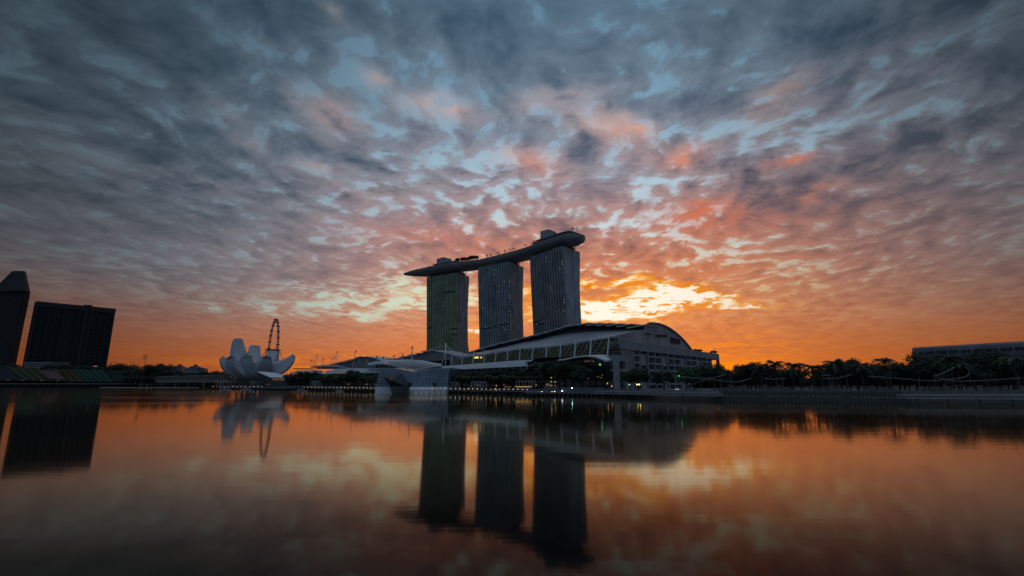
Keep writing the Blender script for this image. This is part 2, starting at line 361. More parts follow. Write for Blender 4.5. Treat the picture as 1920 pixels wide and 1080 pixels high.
tcw = nt.nodes.new('ShaderNodeTexCoord'); mpw = nt.nodes.new('ShaderNodeMapping'); mpw.inputs['Scale'].default_value = (.05, .30, 1)
nw = nt.nodes.new('ShaderNodeTexNoise'); nw.inputs['Scale'].default_value = 1; nw.inputs['Detail'].default_value = 3
nt.links.new(tcw.outputs['Object'], mpw.inputs[0]); nt.links.new(mpw.outputs[0], nw.inputs['Vector'])
bw = nt.nodes.new('ShaderNodeBump'); bw.inputs['Strength'].default_value = .10; bw.inputs['Distance'].default_value = .10; nt.links.new(nw.outputs['Fac'], bw.inputs['Height'])
nt.links.new(bw.outputs[0], gls.inputs['Normal'])
nr_w = nt.nodes.new('ShaderNodeTexNoise'); nr_w.inputs['Scale'].default_value = 1; nr_w.inputs['Detail'].default_value = 4
mp2 = nt.nodes.new('ShaderNodeMapping'); mp2.inputs['Scale'].default_value = (.006, .022, 1); nt.links.new(tcw.outputs['Object'], mp2.inputs[0]); nt.links.new(mp2.outputs[0], nr_w.inputs['Vector'])
rgw = nt.nodes.new('ShaderNodeMapRange'); rgw.inputs[1].default_value = .35; rgw.inputs[2].default_value = .65; rgw.inputs[3].default_value = .048; rgw.inputs[4].default_value = .088
nt.links.new(nr_w.outputs['Fac'], rgw.inputs[0]); nt.links.new(rgw.outputs[0], gls.inputs['Roughness'])
nt.links.new(cr.outputs[0], mixs.inputs[0]); nt.links.new(df.outputs[0], mixs.inputs[1]); nt.links.new(gls.outputs[0], mixs.inputs[2]); nt.links.new(mixs.outputs[0], o_.inputs[0])
w = MB().add([(-9000,-3000,0),(9000,-3000,0),(9000,12000,0),(-9000,12000,0)], [(0,1,2,3)]).build('water', wm); tag(w, kind='structure')

q0 = [WZ(x, y, 0) for x, y in ((2250, 763), (1920, 756), (1700, 752.5), (1357, 750))]
shore = [(p.x, p.y) for p in q0] + [tuple(G(-20, 17)[:2]), tuple(G(60, 18)[:2]), tuple(G(250, 21)[:2]), tuple(G(385, 20)[:2]), tuple(G(470, 14)[:2]), tuple(G(560, 4)[:2])]
shore_m = shore + [(-392, 690), (-330, 800)]
land = MB().prism([(9000, 60), (9000, 9000), (-9000, 9000), (-9000, 1010)][::1] + [], -4, 3.3)
far = [(-1400, 985), (-700, 985), (-520, 960), (-420, 860), (-330, 800)]
poly = [(9000, 100)] + shore + [(-392, 690), (-330, 800)][:2] + far[::-1][1:] + [(-9000, 1000), (-9000, 11500), (9000, 11500)]
g = MB().prism(poly[::-1], -4, 3.3).build('ground', mat('ground_paving', (.09, .09, .09), .9, var=.3, scale=.05)); tag(g, kind='structure')

# ------------------------------------------------------------------ three hotel towers
ZT = 188.
tw_pix = [  # facade left, corner, end wall right, in the photo
 ((801,520),(859,511),(880,519)), ((897,502.5),(956,491),(981.7,501)), ((994.5,482.5),(1054.5,461),(1087.5,472.5))]
wtab = [(0, 8.5), (80, 6.5), (135, 3.), (188, 0.)]      # how far the west face steps back from its top edge
etab = [(0, 24.), (40, 9.), (75, -1.), (130, -3.2), (188, 0.)]
slabw = .53
tlabels = ['leftmost of the three curved hotel towers, its glass front tinged green', 'middle curved hotel tower with dark blue glass between two sky gaps',
 'rightmost and nearest curved hotel tower, behind the domed exhibition hall']
lits = [[(.35,.99,3)], [(.53,.93),(.53,.87),(.55,.80),(.66,.73),(.65,.66),(.82,.77),(.99,.76),(.97,.60),(.97,.57),(.96,.41),(.97,.36),(.13,.49),(.80,.20),(.2,.25)],
 [(.52,.93),(.98,.80),(.90,.76),(.97,.83),(.62,.58),(.62,.56),(.62,.54),(.62,.46),(.98,.43),(.97,.40),(.78,.33),(.95,.31),(.10,.22),(.96,.16),(.6,.60)]]
for k, (a, b, c) in enumerate(tw_pix):
    A0, B0, C0 = WZ(*a, ZT), WZ(*b, ZT), WZ(*c, ZT)
    ew = (C0 - B0); W = ew.length; ew.normalize(); fd = (A0 - B0); LF = fd.length; fd.normalize()
    mid = (A0 + C0) / 2
    root = empty('hotel_tower', (mid.x, mid.y, 3.3), tlabels[k], 'skyscraper', 'curved hotel towers')
    zs = [3.3 + (ZT - 3.3) * i / 24 for i in range(25)]
    def pt(l, off, z): p = B0 + fd * l + ew * off; return Vector((p.x, p.y, z))
    wf = lambda z: interp(wtab, z)
    ef = lambda z: W + interp(etab, z)
    i1 = lambda z: wf(z) + W * slabw - .10 * W * (1 - z / ZT)         # inner face of the west leg
    i2 = lambda z: max(i1(z) + .9, ef(z) - W * .44 + .10 * W * (1 - z / ZT))
    mw = MB().grid([[pt(0, wf(z), z), pt(0, i1(z), z)] for z in zs]).grid([[pt(LF, i1(z), z), pt(LF, wf(z), z)] for z in zs])
    mw.grid([[pt(0, i1(z), z), pt(LF, i1(z), z)] for z in zs]).grid([[pt(0, wf(ZT), ZT), pt(0, i1(ZT), ZT)], [pt(LF, wf(ZT), ZT), pt(LF, i1(ZT), ZT)]])
    mw.build('west_slab', sidewall, root)
    me = MB().grid([[pt(0, i2(z), z), pt(0, ef(z), z)] for z in zs]).grid([[pt(0, ef(z), z), pt(LF, ef(z), z)] for z in zs]).grid([[pt(LF, ef(z), z), pt(LF, i2(z), z)] for z in zs])
    me.grid([[pt(LF, i2(z), z), pt(0, i2(z), z)] for z in zs]).grid([[pt(0, i2(ZT), ZT), pt(0, ef(ZT), ZT)], [pt(LF, i2(ZT), ZT), pt(LF, ef(ZT), ZT)]])
    me.build('east_slab', sidewall, root)
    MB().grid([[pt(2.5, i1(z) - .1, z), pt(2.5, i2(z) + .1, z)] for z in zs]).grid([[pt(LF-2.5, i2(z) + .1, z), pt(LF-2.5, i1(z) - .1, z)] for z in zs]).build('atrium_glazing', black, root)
    MB().grid([[pt(LF + .0, wf(z) - .6, z), pt(-.8, wf(z) - .6, z)] for z in zs]).build('glass_facade', glassg if k == 0 else glassd, root)
    nf = 13; finm = mat('fin_metal', (.055, .06, .068), .45, .4) if k else mat('fin_metal_green', (.05, .06, .05), .45, .4)
    for j in range(nf + 1):
        l = -.8 + (LF + .8) * j / nf; fm = MB()
        for i in range(24):
            z0, z1 = zs[i], zs[i+1]
            fm.add([pt(l-.22, wf(z0)-1.25, z0), pt(l+.22, wf(z0)-1.25, z0), pt(l+.22, wf(z1)-1.25, z1), pt(l-.22, wf(z1)-1.25, z1),
                    pt(l-.22, wf(z0)-.5, z0), pt(l+.22, wf(z0)-.5, z0), pt(l+.22, wf(z1)-.5, z1), pt(l-.22, wf(z1)-.5, z1)], [(0,1,2,3),(0,3,7,4),(1,5,6,2)])
        fm.build('facade_fin', finm, root)
    # darker plant floors across the facade
    rr = random.Random(k + 5)
    for (u0, u1, v) in ((.1, .42, .14), (.6, .93, .17), (.46, .54, .16)) if k == 1 else ((.05, .35, .12), (.0, .2, .16)) if k == 2 else ((.55, .9, .72), (.72, .98, .18), (.0, .15, .22), (.3, .34, .58), (.8, .97, .1)):
        z = 3.3 + (ZT - 3.3) * (v * .62 + .38); l0, l1 = LF * (1-u1), LF * (1-u0)
        MB().add([pt(l1, wf(z)-.75, z), pt(l0, wf(z)-.75, z), pt(l0, wf(z)-.75, z+3), pt(l1, wf(z)-.75, z+3)], [(0,1,2,3)]).build('plant_floor_louvre', black, root)
    if k:
        for (u, v) in lits[k]:
            z = 60 + (ZT - 60) * v; l = LF * (1 - u)
            MB().add([pt(l+.7, wf(z)-.85, z), pt(l-.6, wf(z)-.85, z), pt(l-.6, wf(z)-.85, z+1.5), pt(l+.7, wf(z)-.85, z+1.5)], [(0,1,2,3)]).build('lit_window', roomg, root)
    # raking struts that carry the deck
    for l in (3, 11):
        for o2, d in ((W*.30, -5), (W*.30, 5), (W*.74, -5), (W*.74, 5)):
            MB().tube([pt(l, o2, ZT), pt(l, o2 + d, ZT + 9)], .65, 6).build('strut', conc, root)
    MB().prism([pt(6, 6, 0), pt(6, W-6, 0), pt(LF-6, W-6, 0), pt(LF-6, 6, 0)], ZT-.5, ZT + 6).build('roof_plant', dkmetal, root)
    MB().tube([pt(0, wf(ZT)-.3, ZT+1), pt(LF, wf(ZT)-.3, ZT+1)], .35, 4).build('roof_rail', mat('rail_green', (.10, .14, .11), .5), root)

# ------------------------------------------------------------------ roof-top park deck
ZD = 201.
rim_px = [(756.6,513),(780,506),(808.7,500.4),(835,494.6),(866,491),(900.4,487),(934.8,479),(970.6,469.6),(991,463),(1011,455),(1031.7,449),(1047,443.6),(1055,442)]
rim = resample([WZ(x, y, ZD) for x, y in rim_px], 41)
HW = 19.
rows = []; top = []; cl = []
n = len(rim)
for i, p in enumerate(rim):
    d = (rim[min(i+2, n-1)] - rim[max(i-2, 0)]); d.z = 0; d.normalize()
    e = Vector((-d.y, d.x, 0)); e = e if e.dot(E) > 0 else -e
    u = i / (n-1)
    hw = HW * min(1, (.02 + u * 5.5) ** .55)
    dp = 10.5 * min(1, (.10 + u * 6.5) ** .6)
    c = p + e * hw; cl.append((c, e, hw, dp, d))
# rounded prow at the near end
c, e, hw, dp, d = cl[-1]
for j in range(1, 9):
    x = j / 8
    cl.append((c + d * (17 * x), e, HW * math.sqrt(max(.0004, 1 - x**2.4)) , 10.5 * math.sqrt(max(.004, 1 - x**2.2)), d))
park = empty('roof_park_deck', (cl[20][0].x, cl[20][0].y, ZT), 'long boat-shaped park deck lying across the tops of three hotel towers', 'roof deck')
for (c, e, hw, dp, d) in cl:
    row = []
    for j in range(13):
        a = math.pi * j / 12
        row.append(Vector((c.x, c.y, ZD)) - e * hw * math.cos(a) - Vector((0, 0, 1)) * dp * math.sin(a) ** .8)
    rows.append(row)
h = MB(); h.grid(rows); h.build('hull', hullm, park, True)
dk = MB(); dk.grid([[Vector((c.x, c.y, ZD-.02)) + e*hw*.995, Vector((c.x, c.y, ZD-.02)) - e*hw*.995] for (c, e, hw, dp, d) in cl]); dk.build('deck', dkmetal, park)
ed = MB()
for i in range(len(cl)-1):
    for s_ in (-1, 1):
        a_ = [Vector((c.x, c.y, ZD)) + e*hw*s_ for (c, e, hw, dp, d) in cl[i:i+2]]
        ed.tube([a_[0] + Vector((0,0,.5)), a_[1] + Vector((0,0,.5))], .55, 5)
ed.build('parapet', hullm, park)
def ship(i0, i1, z0, z1, f0, f1, mname, m):
    b = MB(); seg = cl[i0:i1]
    lo = [Vector((c.x,c.y,z0)) - e*hw*f0 for (c,e,hw,dp,d) in seg]; hi = [Vector((c.x,c.y,z1)) - e*hw*f1 for (c,e,hw,dp,d) in seg]
    lo2 = [Vector((c.x,c.y,z0)) + e*hw*f0 for (c,e,hw,dp,d) in seg]; hi2 = [Vector((c.x,c.y,z1)) + e*hw*f1 for (c,e,hw,dp,d) in seg]
    b.grid([lo, hi]); b.grid([hi, hi2]); b.grid([hi2, lo2]); b.grid([[lo[0], hi[0]], [lo2[0], hi2[0]]]); b.grid([[lo[-1], hi[-1]], [lo2[-1], hi2[-1]]])
    b.build(mname, m, park)
ship(33, 47, ZD, ZD+4.2, .93, .93, 'upper_terrace', dkmetal)
ship(34, 46, ZD+4.8, ZD+5.6, .98, .98, 'terrace_roof', hullm)
ship(7, 17, ZD, ZD+3.0, .80, .80, 'observation_terrace', dkmetal)
ship(9, 16, ZD+3.3, ZD+4.3, .92, .92, 'terrace_canopy', hullm)
def lift(px0, px1, ptop, pbase, Yc, wid):
    a = WY(px0, pbase, Yc); b = WY(px1, pbase, Yc); t = WY((px0+px1)/2, ptop, Yc).z
    c = (a + b) / 2; fdv = -A; ev = E
    MB().prism([c - fdv*wid*.5 - ev*9, c + fdv*wid*.5 - ev*9, c + fdv*wid*.5 + ev*9, c - fdv*wid*.5 + ev*9], ZD, t).build('lift_housing', mat('lift_cladding', (.20,.21,.23), .5, .3, var=.1), park)
lift(1014, 1043, 434.5, 452, 655, 15); lift(820, 845, 485.5, 496, 800, 18)
for i in (4, 5):
    c, e, hw, dp, d = cl[i]
    MB().tube([c - e*2 + d*3*math.cos(a) + Vector((0,0,2.6 + 2.6*math.sin(a) - .5)) for a in [math.pi*2*j/14 for j in range(15)]], .16, 4).build('ring_sculpture', whitem, park)

# ------------------------------------------------------------------ plants: shared meshes
def leaf_cloud(blist, nleaf, size, seed, mname, m, parent, zmin=0):
    rr = random.Random(seed); b = MB(); vs = []; fs = []
    tot = sum(r[3]**2 for r in blist)
    for (x, y, z, r, fl) in blist:
        for _ in range(int(nleaf * r*r / tot)):
            d = Vector((rr.gauss(0,1), rr.gauss(0,1), rr.gauss(0,1))).normalized()
            rad = r * (rr.random() ** .38) * (1 + .22 * math.sin(d.x*5 + x) * math.cos(d.y*4 + z))
            p = Vector((x + d.x*rad, y + d.y*rad, z + d.z*rad*fl))
            if p.z < zmin: continue
            nrm = (d + Vector((rr.gauss(0,.6), rr.gauss(0,.6), rr.gauss(0,.6)))).normalized()
            u = nrm.orthogonal().normalized(); u = Matrix.Rotation(rr.random()*6.28, 3, nrm) @ u; v = nrm.cross(u)
            s = size * rr.uniform(.55, 1.3); k = len(vs)
            vs += [p - u*s, p - v*s*.5 + nrm*s*.15, p + u*s, p + v*s*.5 + nrm*s*.15]; fs.append((k, k+1, k+2, k+3))
    return b.add(vs, fs).build(mname, m, parent)
def broadleaf(seed, hgt, spread, flat, m, label, nl=2600, ls=.34, lowc=.30):
    rr = random.Random(seed); root = empty('tree', (0, 0, 0), label, 'tree')
    t = MB(); lean = rr.uniform(-.05, .05) * hgt
    top = Vector((lean, 0, hgt*.55)); t.tube([(0,0,0), (lean*.3, 0, hgt*.25), top], hgt*.035, 7, hgt*.018)
    bl = [(lean, 0, hgt*(.5+lowc*.6), spread*.62, flat)]
    for i in range(11):
        a = i * 2.4 + rr.uniform(-.4, .4); rd = spread * rr.uniform(.45, .8); zz = hgt * rr.uniform(lowc + .15, .88)
        rr_ = spread * rr.uniform(.25, .42)
        bl.append((rd*math.cos(a), rd*math.sin(a), zz, rr_, flat))
        if i % 2 == 0: t.tube([(lean*.4, 0, hgt*.3), (rd*math.cos(a)*.5, rd*math.sin(a)*.5, (zz+hgt*.3)/2+.3), (rd*math.cos(a), rd*math.sin(a), zz)], hgt*.014, 5, hgt*.005)
    t.build('trunk', bark, root)
    leaf_cloud(bl, nl, ls * hgt / 10, seed+1, 'crown', m, root)
    return root
def palm(seed, hgt, m, label, nfr=17, fl=4.2):
    rr = random.Random(seed); root = empty('palm_tree', (0, 0, 0), label, 'palm tree')
    lean = rr.uniform(-.6, .6); tp = Vector((lean, rr.uniform(-.4,.4), hgt))
    MB().tube([(0,0,0), (lean*.2, 0, hgt*.4), tp], .28, 7, .17).build('trunk', bark, root)
    vs = []; fs = []
    for i in range(nfr):
        a = i * 2.399 + rr.uniform(-.2, .2); up = rr.uniform(.05, 1.45); d = Vector((math.cos(a), math.sin(a), 0)); side = Vector((-d.y, d.x, 0))
        ln = fl * rr.uniform(.8, 1.15); pts = []
        for j in range(9):
            x = j / 8; pts.append(tp + d * ln * (x * math.cos(up*.8)) + Vector((0, 0, 1)) * ln * (math.sin(up) * x * .9 - .75 * x * x * (1 + .3*(1-up))))
        for j in range(8):
            for sg in (-1, 1):
                for hh in (0, .5):
                    p0 = pts[j].lerp(pts[j+1], hh); x = (j + hh) / 8
                    wl = .95 * fl / 4.2 * math.sin(math.pi * min(1, .12 + x * .85)) ; k = len(vs)
                    tip = p0 + side * sg * wl * .8 + d * wl * .45 - Vector((0,0,1)) * wl * .5
                    ax = (pts[j+1] - pts[j]).normalized() * .16
                    vs += [p0 - ax, p0 + ax, tip + ax*.3]; fs.append((k, k+1, k+2))
            k = len(vs); vs += [pts[j] - side*.05, pts[j] + side*.05, pts[j+1] + side*.03, pts[j+1] - side*.03]; fs.append((k, k+1, k+2, k+3))
    MB().add(vs, fs).build('crown', m, root)
    return root
T = dict(
 round=broadleaf(1, 10, 4.6, .85, leafa, 'x', 5200, .30), tall=broadleaf(2, 10, 3.6, 1.1, leafb, 'x', 4200, .28), wide=broadleaf(3, 10, 7.2, .62, leafa, 'x', 6500, .30),
 dense=broadleaf(4, 10, 5.6, .80, leafc, 'x', 6500, .30, .22), sparse=broadleaf(5, 10, 5.0, .6, leafc, 'x', 1300, .28, .40),
 palm=palm(6, 8.0, leafa, 'x'), palmb=palm(7, 8.4, leafc, 'x', 15, 4.6), tiny=palm(8, 5.0, leafc, 'x', 13, 2.4))
used = set()
def plant(kind, loc, h, label, group=None, rz=None, wid=None, name=None, cat=None):
    src = T[kind]; base = 10. if kind not in ('palm', 'palmb', 'tiny') else {'palm': 8.6, 'palmb': 9.0, 'tiny': 5.6}[kind]
    s = h / base; s3 = (s*(wid or 1), s*(wid or 1), s); rz = random.uniform(0, 6.28) if rz is None else rz
    if kind in used: o = copytree(src, loc, rz, s3)
    else:
        used.add(kind); o = src; KIDS[o.name] = list(o.children); o.location = loc; o.rotation_euler = (0,0,rz); o.scale = s3
    tag(o, label, cat, group)
    if name: o.name = name
    return o
def tree_at(kind, px, ptop, Y, label, group=None, wid=None, z0=3.3, rz=None):
    p = WY(px, ptop, Y); r = ray(px, ptop)
    return plant(kind, (p.x, p.y, z0), max(2.5, p.z - z0), label, group, rz, wid)

# plants on the roof park
ri = 0
for i, ct in ((15,'cluster'),(16,'cluster'),(16.6,'cluster'),(17.2,'cluster'),(17.8,'cluster'),(18.3,'cluster'),(19,'cluster'),(21.5,'p'),(22.4,'p'),(24,'p'),(25.6,'p'),(27,'p'),(27.6,'p'),(30.6,'p'),(32.3,'p'),(33,'p'),(43.5,'t'),(44.6,'t'),(46,'t'),(47,'t')):
    i0 = min(int(i), len(cl)-2); c, e, hw, dp, d = cl[i0]; c2 = cl[i0+1][0]; c = c.lerp(c2, i-i0)
    zz = ZD if ct != 't' else ZD + 5.6
    pos = c - e * hw * (.75 if ct != 't' else .5) + d * random.uniform(-1, 1)
    ri += 1
    if ct == 'cluster': plant('round', (pos.x, pos.y, zz), random.uniform(8, 11.5), 'small leafy tree in the clump on the roof park between the left and middle towers', 'tree clump on the roof park', wid=.9)
    elif ct == 'p': plant('tiny', (pos.x, pos.y, zz), random.uniform(7, 8), 'lone small palm standing on the thin middle stretch of the roof park', 'single palms along the roof park')
    else: plant('tiny', (pos.x, pos.y, zz), random.uniform(4.5, 6), 'little palm on the rounded near end of the roof park', 'palms at the near end of the roof park')

# ------------------------------------------------------------------ exhibition hall (domed end to the right)
K = .12
hall = empty('exhibition_hall', G(40, 110, 3.3), 'long exhibition hall with arched gable and louvred metal roof below the right tower', 'hall')
gab = [(51.4,37.7),(70,41),(92,44.8),(92,48.4),(98,49.6),(103,50.3),(115,51.1),(122,50.9),(128,50.4),(135,49.6),(141,48.5),(148,46.9),(155,45),(161,43.1),(166,41.2),(172,38.7),(180,34.9)]
gm = MB(); gm.grid([[G(18,t,30) for t,z in gab], [G(18,t,z) for t,z in gab]]); gm.build('gable_wall', tilew, hall)
# arched roof edge trim
MB().tube([G(17.4,t,z+.2) for t,z in gab[4:]], .7, 6).build('roof_edge', roofm, hall)
for (x0,y0,x1,y1) in ((1210,624.5,1222.5,628),(1229,627,1251.5,632.5),(1257,632,1275.5,645.5)):
    a = PS(x0,y0,17.6); b = PS(x1,y0+ (1 if x1<1270 else 4),17.6); c = PS(x1,y1,17.6); d = PS(x0,y1-(1 if x1<1270 else 2.5),17.6)
    MB().add([a,d,c,b],[(0,1,2,3)]).build('gable_window', black, hall)
ridge_px = [(1207,607.6),(1181.5,606.3),(1142,605.2),(1118,604.8),(1100,604.8),(1079,606.2),(1060,609.6),(1040,616),(1020,622),(1004,626),(988,629.6),(969,634.7),(943,640.3),(921,646.3),(898,653),(888.7,655.6),(872,660.6),(858,664.5)]
stt_px = [(1207,617.8),(1166,618.5),(1103,621),(1071,624),(1040,628.5),(1017,635.5),(976,642.6),(930,653.7),(900,658.8),(888,661.2),(872,666),(858,669)]
stb_px = [(1156,628.5),(1111,635.6),(1079,642),(1051,645.8),(1017,650),(976,652.5),(930,660),(888,665.7),(872,668.5),(858,671)]
def line(px, t0, n=40, k=K): return resample([PT(x, y, t0, k) for x, y in px], n)
NS = 34
rt = line(ridge_px, 96, NS); stt = line(stt_px, 92, NS); stb = line(stb_px, 51.4, NS)
MB().slab([stb, [a.lerp(b,.35)+Vector((0,0,-.5)) for a,b in zip(stb,stt)], [a.lerp(b,.7)+Vector((0,0,-.5)) for a,b in zip(stb,stt)], stt], (0,0,-1.2)).build('metal_roof_band', roofm, hall, True)
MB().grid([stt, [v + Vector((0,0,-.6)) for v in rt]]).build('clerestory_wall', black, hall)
back1 = [v + E*22 + Vector((0,0,1.5)) for v in rt]; back2 = [Vector((v.x,v.y,0)) + E*60 + Vector((0,0,v.z*.80)) for v in rt]; back3 = [Vector((v.x,v.y,0)) + E*86 + Vector((0,0,34.5*(.6+.4*v.z/50))) for v in rt]
back1[0] = G(18.2,115,51); back2[0] = G(18.2,152,46); back3[0] = G(18.2,180,34.9)
MB().grid([[v + Vector((0,0,-.9)) for v in rt], [v + Vector((0,0,-.8)) for v in back1], back2, back3]).build('main_roof', roofm, hall, True)
# stepped roof louvres along the ridge
tips = [(1174.5,614,1207,608.3),(1155,611.5,1183,606.6),(1136,610,1162,605.8),(1117,609.5,1143,605.2),(1099,609,1124,604.9),(1080,608.4,1104,604.6)]
rp = sorted(ridge_px)
x = 1062.
while x > 870: 
    yy = interp(rp, x) ; tips.append((x, yy + 1.6, x + 25, interp(rp, x + 25) + .4)); x -= 20.5
for (x0,y0,x1,y1) in tips:
    a = PT(x0, y0, 86, K); b = PT(x1, y1, 90, K); d = a + E*24 + Vector((0,0,1.0)); c = b + E*24 + Vector((0,0,1.0))
    MB().slab([[a, b], [d, c]], (0,0,-.75)).build('roof_louvre', mat('louvre_metal', (.33,.35,.37), .45, .4), hall)
# planted, louvred terraces under the metal band
low_px = [(1160,667),(1139,667),(1106,668),(1077,669),(1050,670),(1024,670),(997,674),(974,677),(951,679),(928,681),(907,682),(886,683),(866,684),(846,685)]
lo = line(low_px, 47, NS); hi = [v - Vector((0,0,1.0)) + E*.5 for v in stb]
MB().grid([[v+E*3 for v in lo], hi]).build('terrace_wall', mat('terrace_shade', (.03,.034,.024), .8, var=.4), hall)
for r_ in range(7):
    f = (r_ + .5) / 7
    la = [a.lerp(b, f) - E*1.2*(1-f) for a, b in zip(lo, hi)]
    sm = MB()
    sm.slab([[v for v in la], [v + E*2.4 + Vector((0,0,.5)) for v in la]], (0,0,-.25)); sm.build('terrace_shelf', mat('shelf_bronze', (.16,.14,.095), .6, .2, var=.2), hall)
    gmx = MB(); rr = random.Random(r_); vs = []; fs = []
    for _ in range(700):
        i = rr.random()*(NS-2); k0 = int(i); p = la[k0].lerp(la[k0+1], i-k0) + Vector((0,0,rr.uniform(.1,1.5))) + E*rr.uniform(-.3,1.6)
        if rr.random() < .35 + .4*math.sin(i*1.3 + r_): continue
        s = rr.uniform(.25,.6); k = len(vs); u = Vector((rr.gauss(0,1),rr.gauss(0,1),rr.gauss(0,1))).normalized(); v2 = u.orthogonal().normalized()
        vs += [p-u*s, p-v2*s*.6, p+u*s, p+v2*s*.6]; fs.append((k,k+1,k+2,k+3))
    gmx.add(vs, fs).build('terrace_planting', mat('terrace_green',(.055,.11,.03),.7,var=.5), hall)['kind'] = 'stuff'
# raking cables between masts
masts = [((1142,627),(1139,667)),((1108.7,632.5),(1106,668)),((1079,636),(1077,669)),((1051.7,640),(1050,670)),((1025,644),(1024,670)),((999.7,646),(997.7,674)),((975.5,650),(974,677)),
 ((952,652.5),(951,679)),((930.5,654),(928,681)),((908.5,656),(907,682)),((888,658),(886,683)),((868,661),(866,684)),((848,662.5),(846,685))]
prev = None
for a, b in masts:
    ta = PT(*a, 44, K); tb = PT(*b, 44, K)
    m_ = MB().tube([tb, ta], .50, 6, .42).build('roof_mast', whitem, hall)
    i = min(range(NS), key=lambda j: (stb[j]-ta).length)
    MB().tube([ta - Vector((0,0,.8)), stb[min(NS-1,i+1)]], .16, 4).tube([ta - Vector((0,0,.8)), hi[max(0,i-2)]], .12, 4).build('mast_cable', whitem, m_)
    if prev:
        rk = MB()
        for q_ in range(5):
            f = q_ / 5; f2 = (q_ + 1.7) / 5
            p0 = tb.lerp(prev, f) + E*1.5; idx = min(range(NS), key=lambda j: (hi[j]-(tb.lerp(prev, min(1,f2)) + Vector((0,0,9)))).length)
            rk.tube([p0, hi[idx] + E*-.6], .17, 4)
        rk.build('raking_cable', mat('bronze_steel', (.22,.21,.15), .5, .3), hall)
    prev = tb
# south podium with stair bays
pod = empty('exhibition_podium', G(30, 150, 3.3), 'five-storey concrete podium with open stair bays under the arched gable', 'building')
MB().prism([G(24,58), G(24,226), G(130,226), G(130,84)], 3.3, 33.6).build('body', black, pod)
tpx = lambda x, y=680: ST(PS(x, y, 16))[1]
MB().stbox(15.5, 24, 51.2, 243.5, 28.9, 34.2).build('parapet_beam', concd, pod)
MB().stbox(16, 23.9, 51.4, tpx(1188), 3.3, 28.8).build('blank_wall', tilew, pod)
colx = [1189.5,1201,1215.7,1229,1241,1253.5,1265.3,1276,1286.7,1297,1306.8,1316.5,1326,1334]
for x in colx:
    t = tpx(x); MB().stbox(15.7, 24, t-.6, t+.6, 3.3, 28.8).build('column', concd, pod)
solid = {1, 4, 7, 10}
for i in range(len(colx)-1):
    t0, t1 = tpx(colx[i])+.6, tpx(colx[i+1])-.6
    if i in solid:
        b = MB()
        for z0, z1 in ((19.5, 27.2), (3.3, 16.6)): b.grid([[G(17.5,t0,z0), G(17.5,t1,z0)], [G(17.5,t0,z1), G(17.5,t1,z1)]])
        b.build('wall_panel', panelw, pod)
    else:
        for z in (25.8, 20.9, 16., 11.1, 6.6):
            MB().stbox(16.2, 24, t0, t1, z-.45, z+.35).build('floor_edge', conc, pod)
        if i % 3 != 1:
            st_ = MB()
            for j, z in enumerate((6.6, 11.1, 16., 20.9)): 
                a_ = G(18.5, t0+1.5, z+.4); b_ = G(18.5, t1-1.5, z+4.6); st_.tube([a_, b_] if j % 2 else [G(18.5,t1-1.5,z+.4), G(18.5,t0+1.5,z+4.6)], .28, 4)
            st_.build('stair', conc, pod)
MB().stbox(15.6, 18, 241.5, 243.5, 3.3, 28.8).build('end_column', mat('rust_column', (.16,.07,.05), .7), pod)
MB().stbox(16.5, 22, 226, 240, 28.4, 28.9).build('end_soffit', concd, pod)
MB().tube([PS(1338.8,662,19), PS(1338.8,652,19)], .25, 4).build('roof_aerial', dkmetal, pod)
for (x, hh, ww) in ((1312, 2.6, 3.2), (1304, 2.2, 3), (1338, 3.4, 2.4)):
    p = PS(x, 660, 20); plant('round', (p.x, p.y, 33.5), hh+1.2, 'low round shrub on the podium roof of the exhibition hall', 'shrubs on the podium roof', wid=1.6)

# corner entrance frame
cf = empty('entrance_frame', G(-2, 40, 3.3), 'pale concrete corner frame with tall square openings beside the arched canopy', 'building')
cY = 292.
def fr(px, py, Y): return WY(px, py, Y)
b = MB()
cx0, cx1, cx2 = 1136.5, 1155.5, 1177
zt = WY(1155, 665.5, cY).z
A_ = WY(cx0, 700, cY+14); B_ = WY(cx1, 700, cY); C_ = WY(cx2, 700, cY+10)
def wallseg(bm, P0, P1, u0, u1, z0, z1, th=2.2):
    d = (P1 - P0); d.z = 0; nrm = Vector((-d.y, d.x, 0)).normalized()
    a = P0 + d*u0; c = P0 + d*u1
    bm.prism([a, c, c + nrm*th, a + nrm*th], z0, z1)
for (P0, P1) in ((A_, B_), (B_, C_)):
    w_ = MB(); wallseg(w_, P0, P1, 0.003, .997, zt-3.6, zt); w_.build('top_beam', concd, cf)
    w_ = MB(); wallseg(w_, P0, P1, 0.003, .997, 14.2, 15.8); w_.build('mid_beam', concd, cf)
    for u in ((0,.14),(.86,1.)): 
        w_ = MB(); wallseg(w_, P0, P1, u[0], u[1], 3.3, 14.2); wallseg(w_, P0, P1, u[0], u[1], 15.8, zt-3.6); w_.build('pier', concd, cf)
w_ = MB(); 
off = Vector((0, 8, 0)); w_.prism([A_+off, B_+Vector((0,5,0)), C_+off, C_+Vector((0,22,0)), A_+Vector((0,22,0))], 3.3, zt-.5); w_.build('inner_hall', black, cf)
for (x, y, mm) in ((1139,719,signg),(1152,716,roomg),(1147,724,signg),(1158,725,signg)):
    p = WY(x, y, cY+3); MB().box((p.x,p.y,p.z),(.5,.5,1.0)).build('wall_lamp', mm, cf)

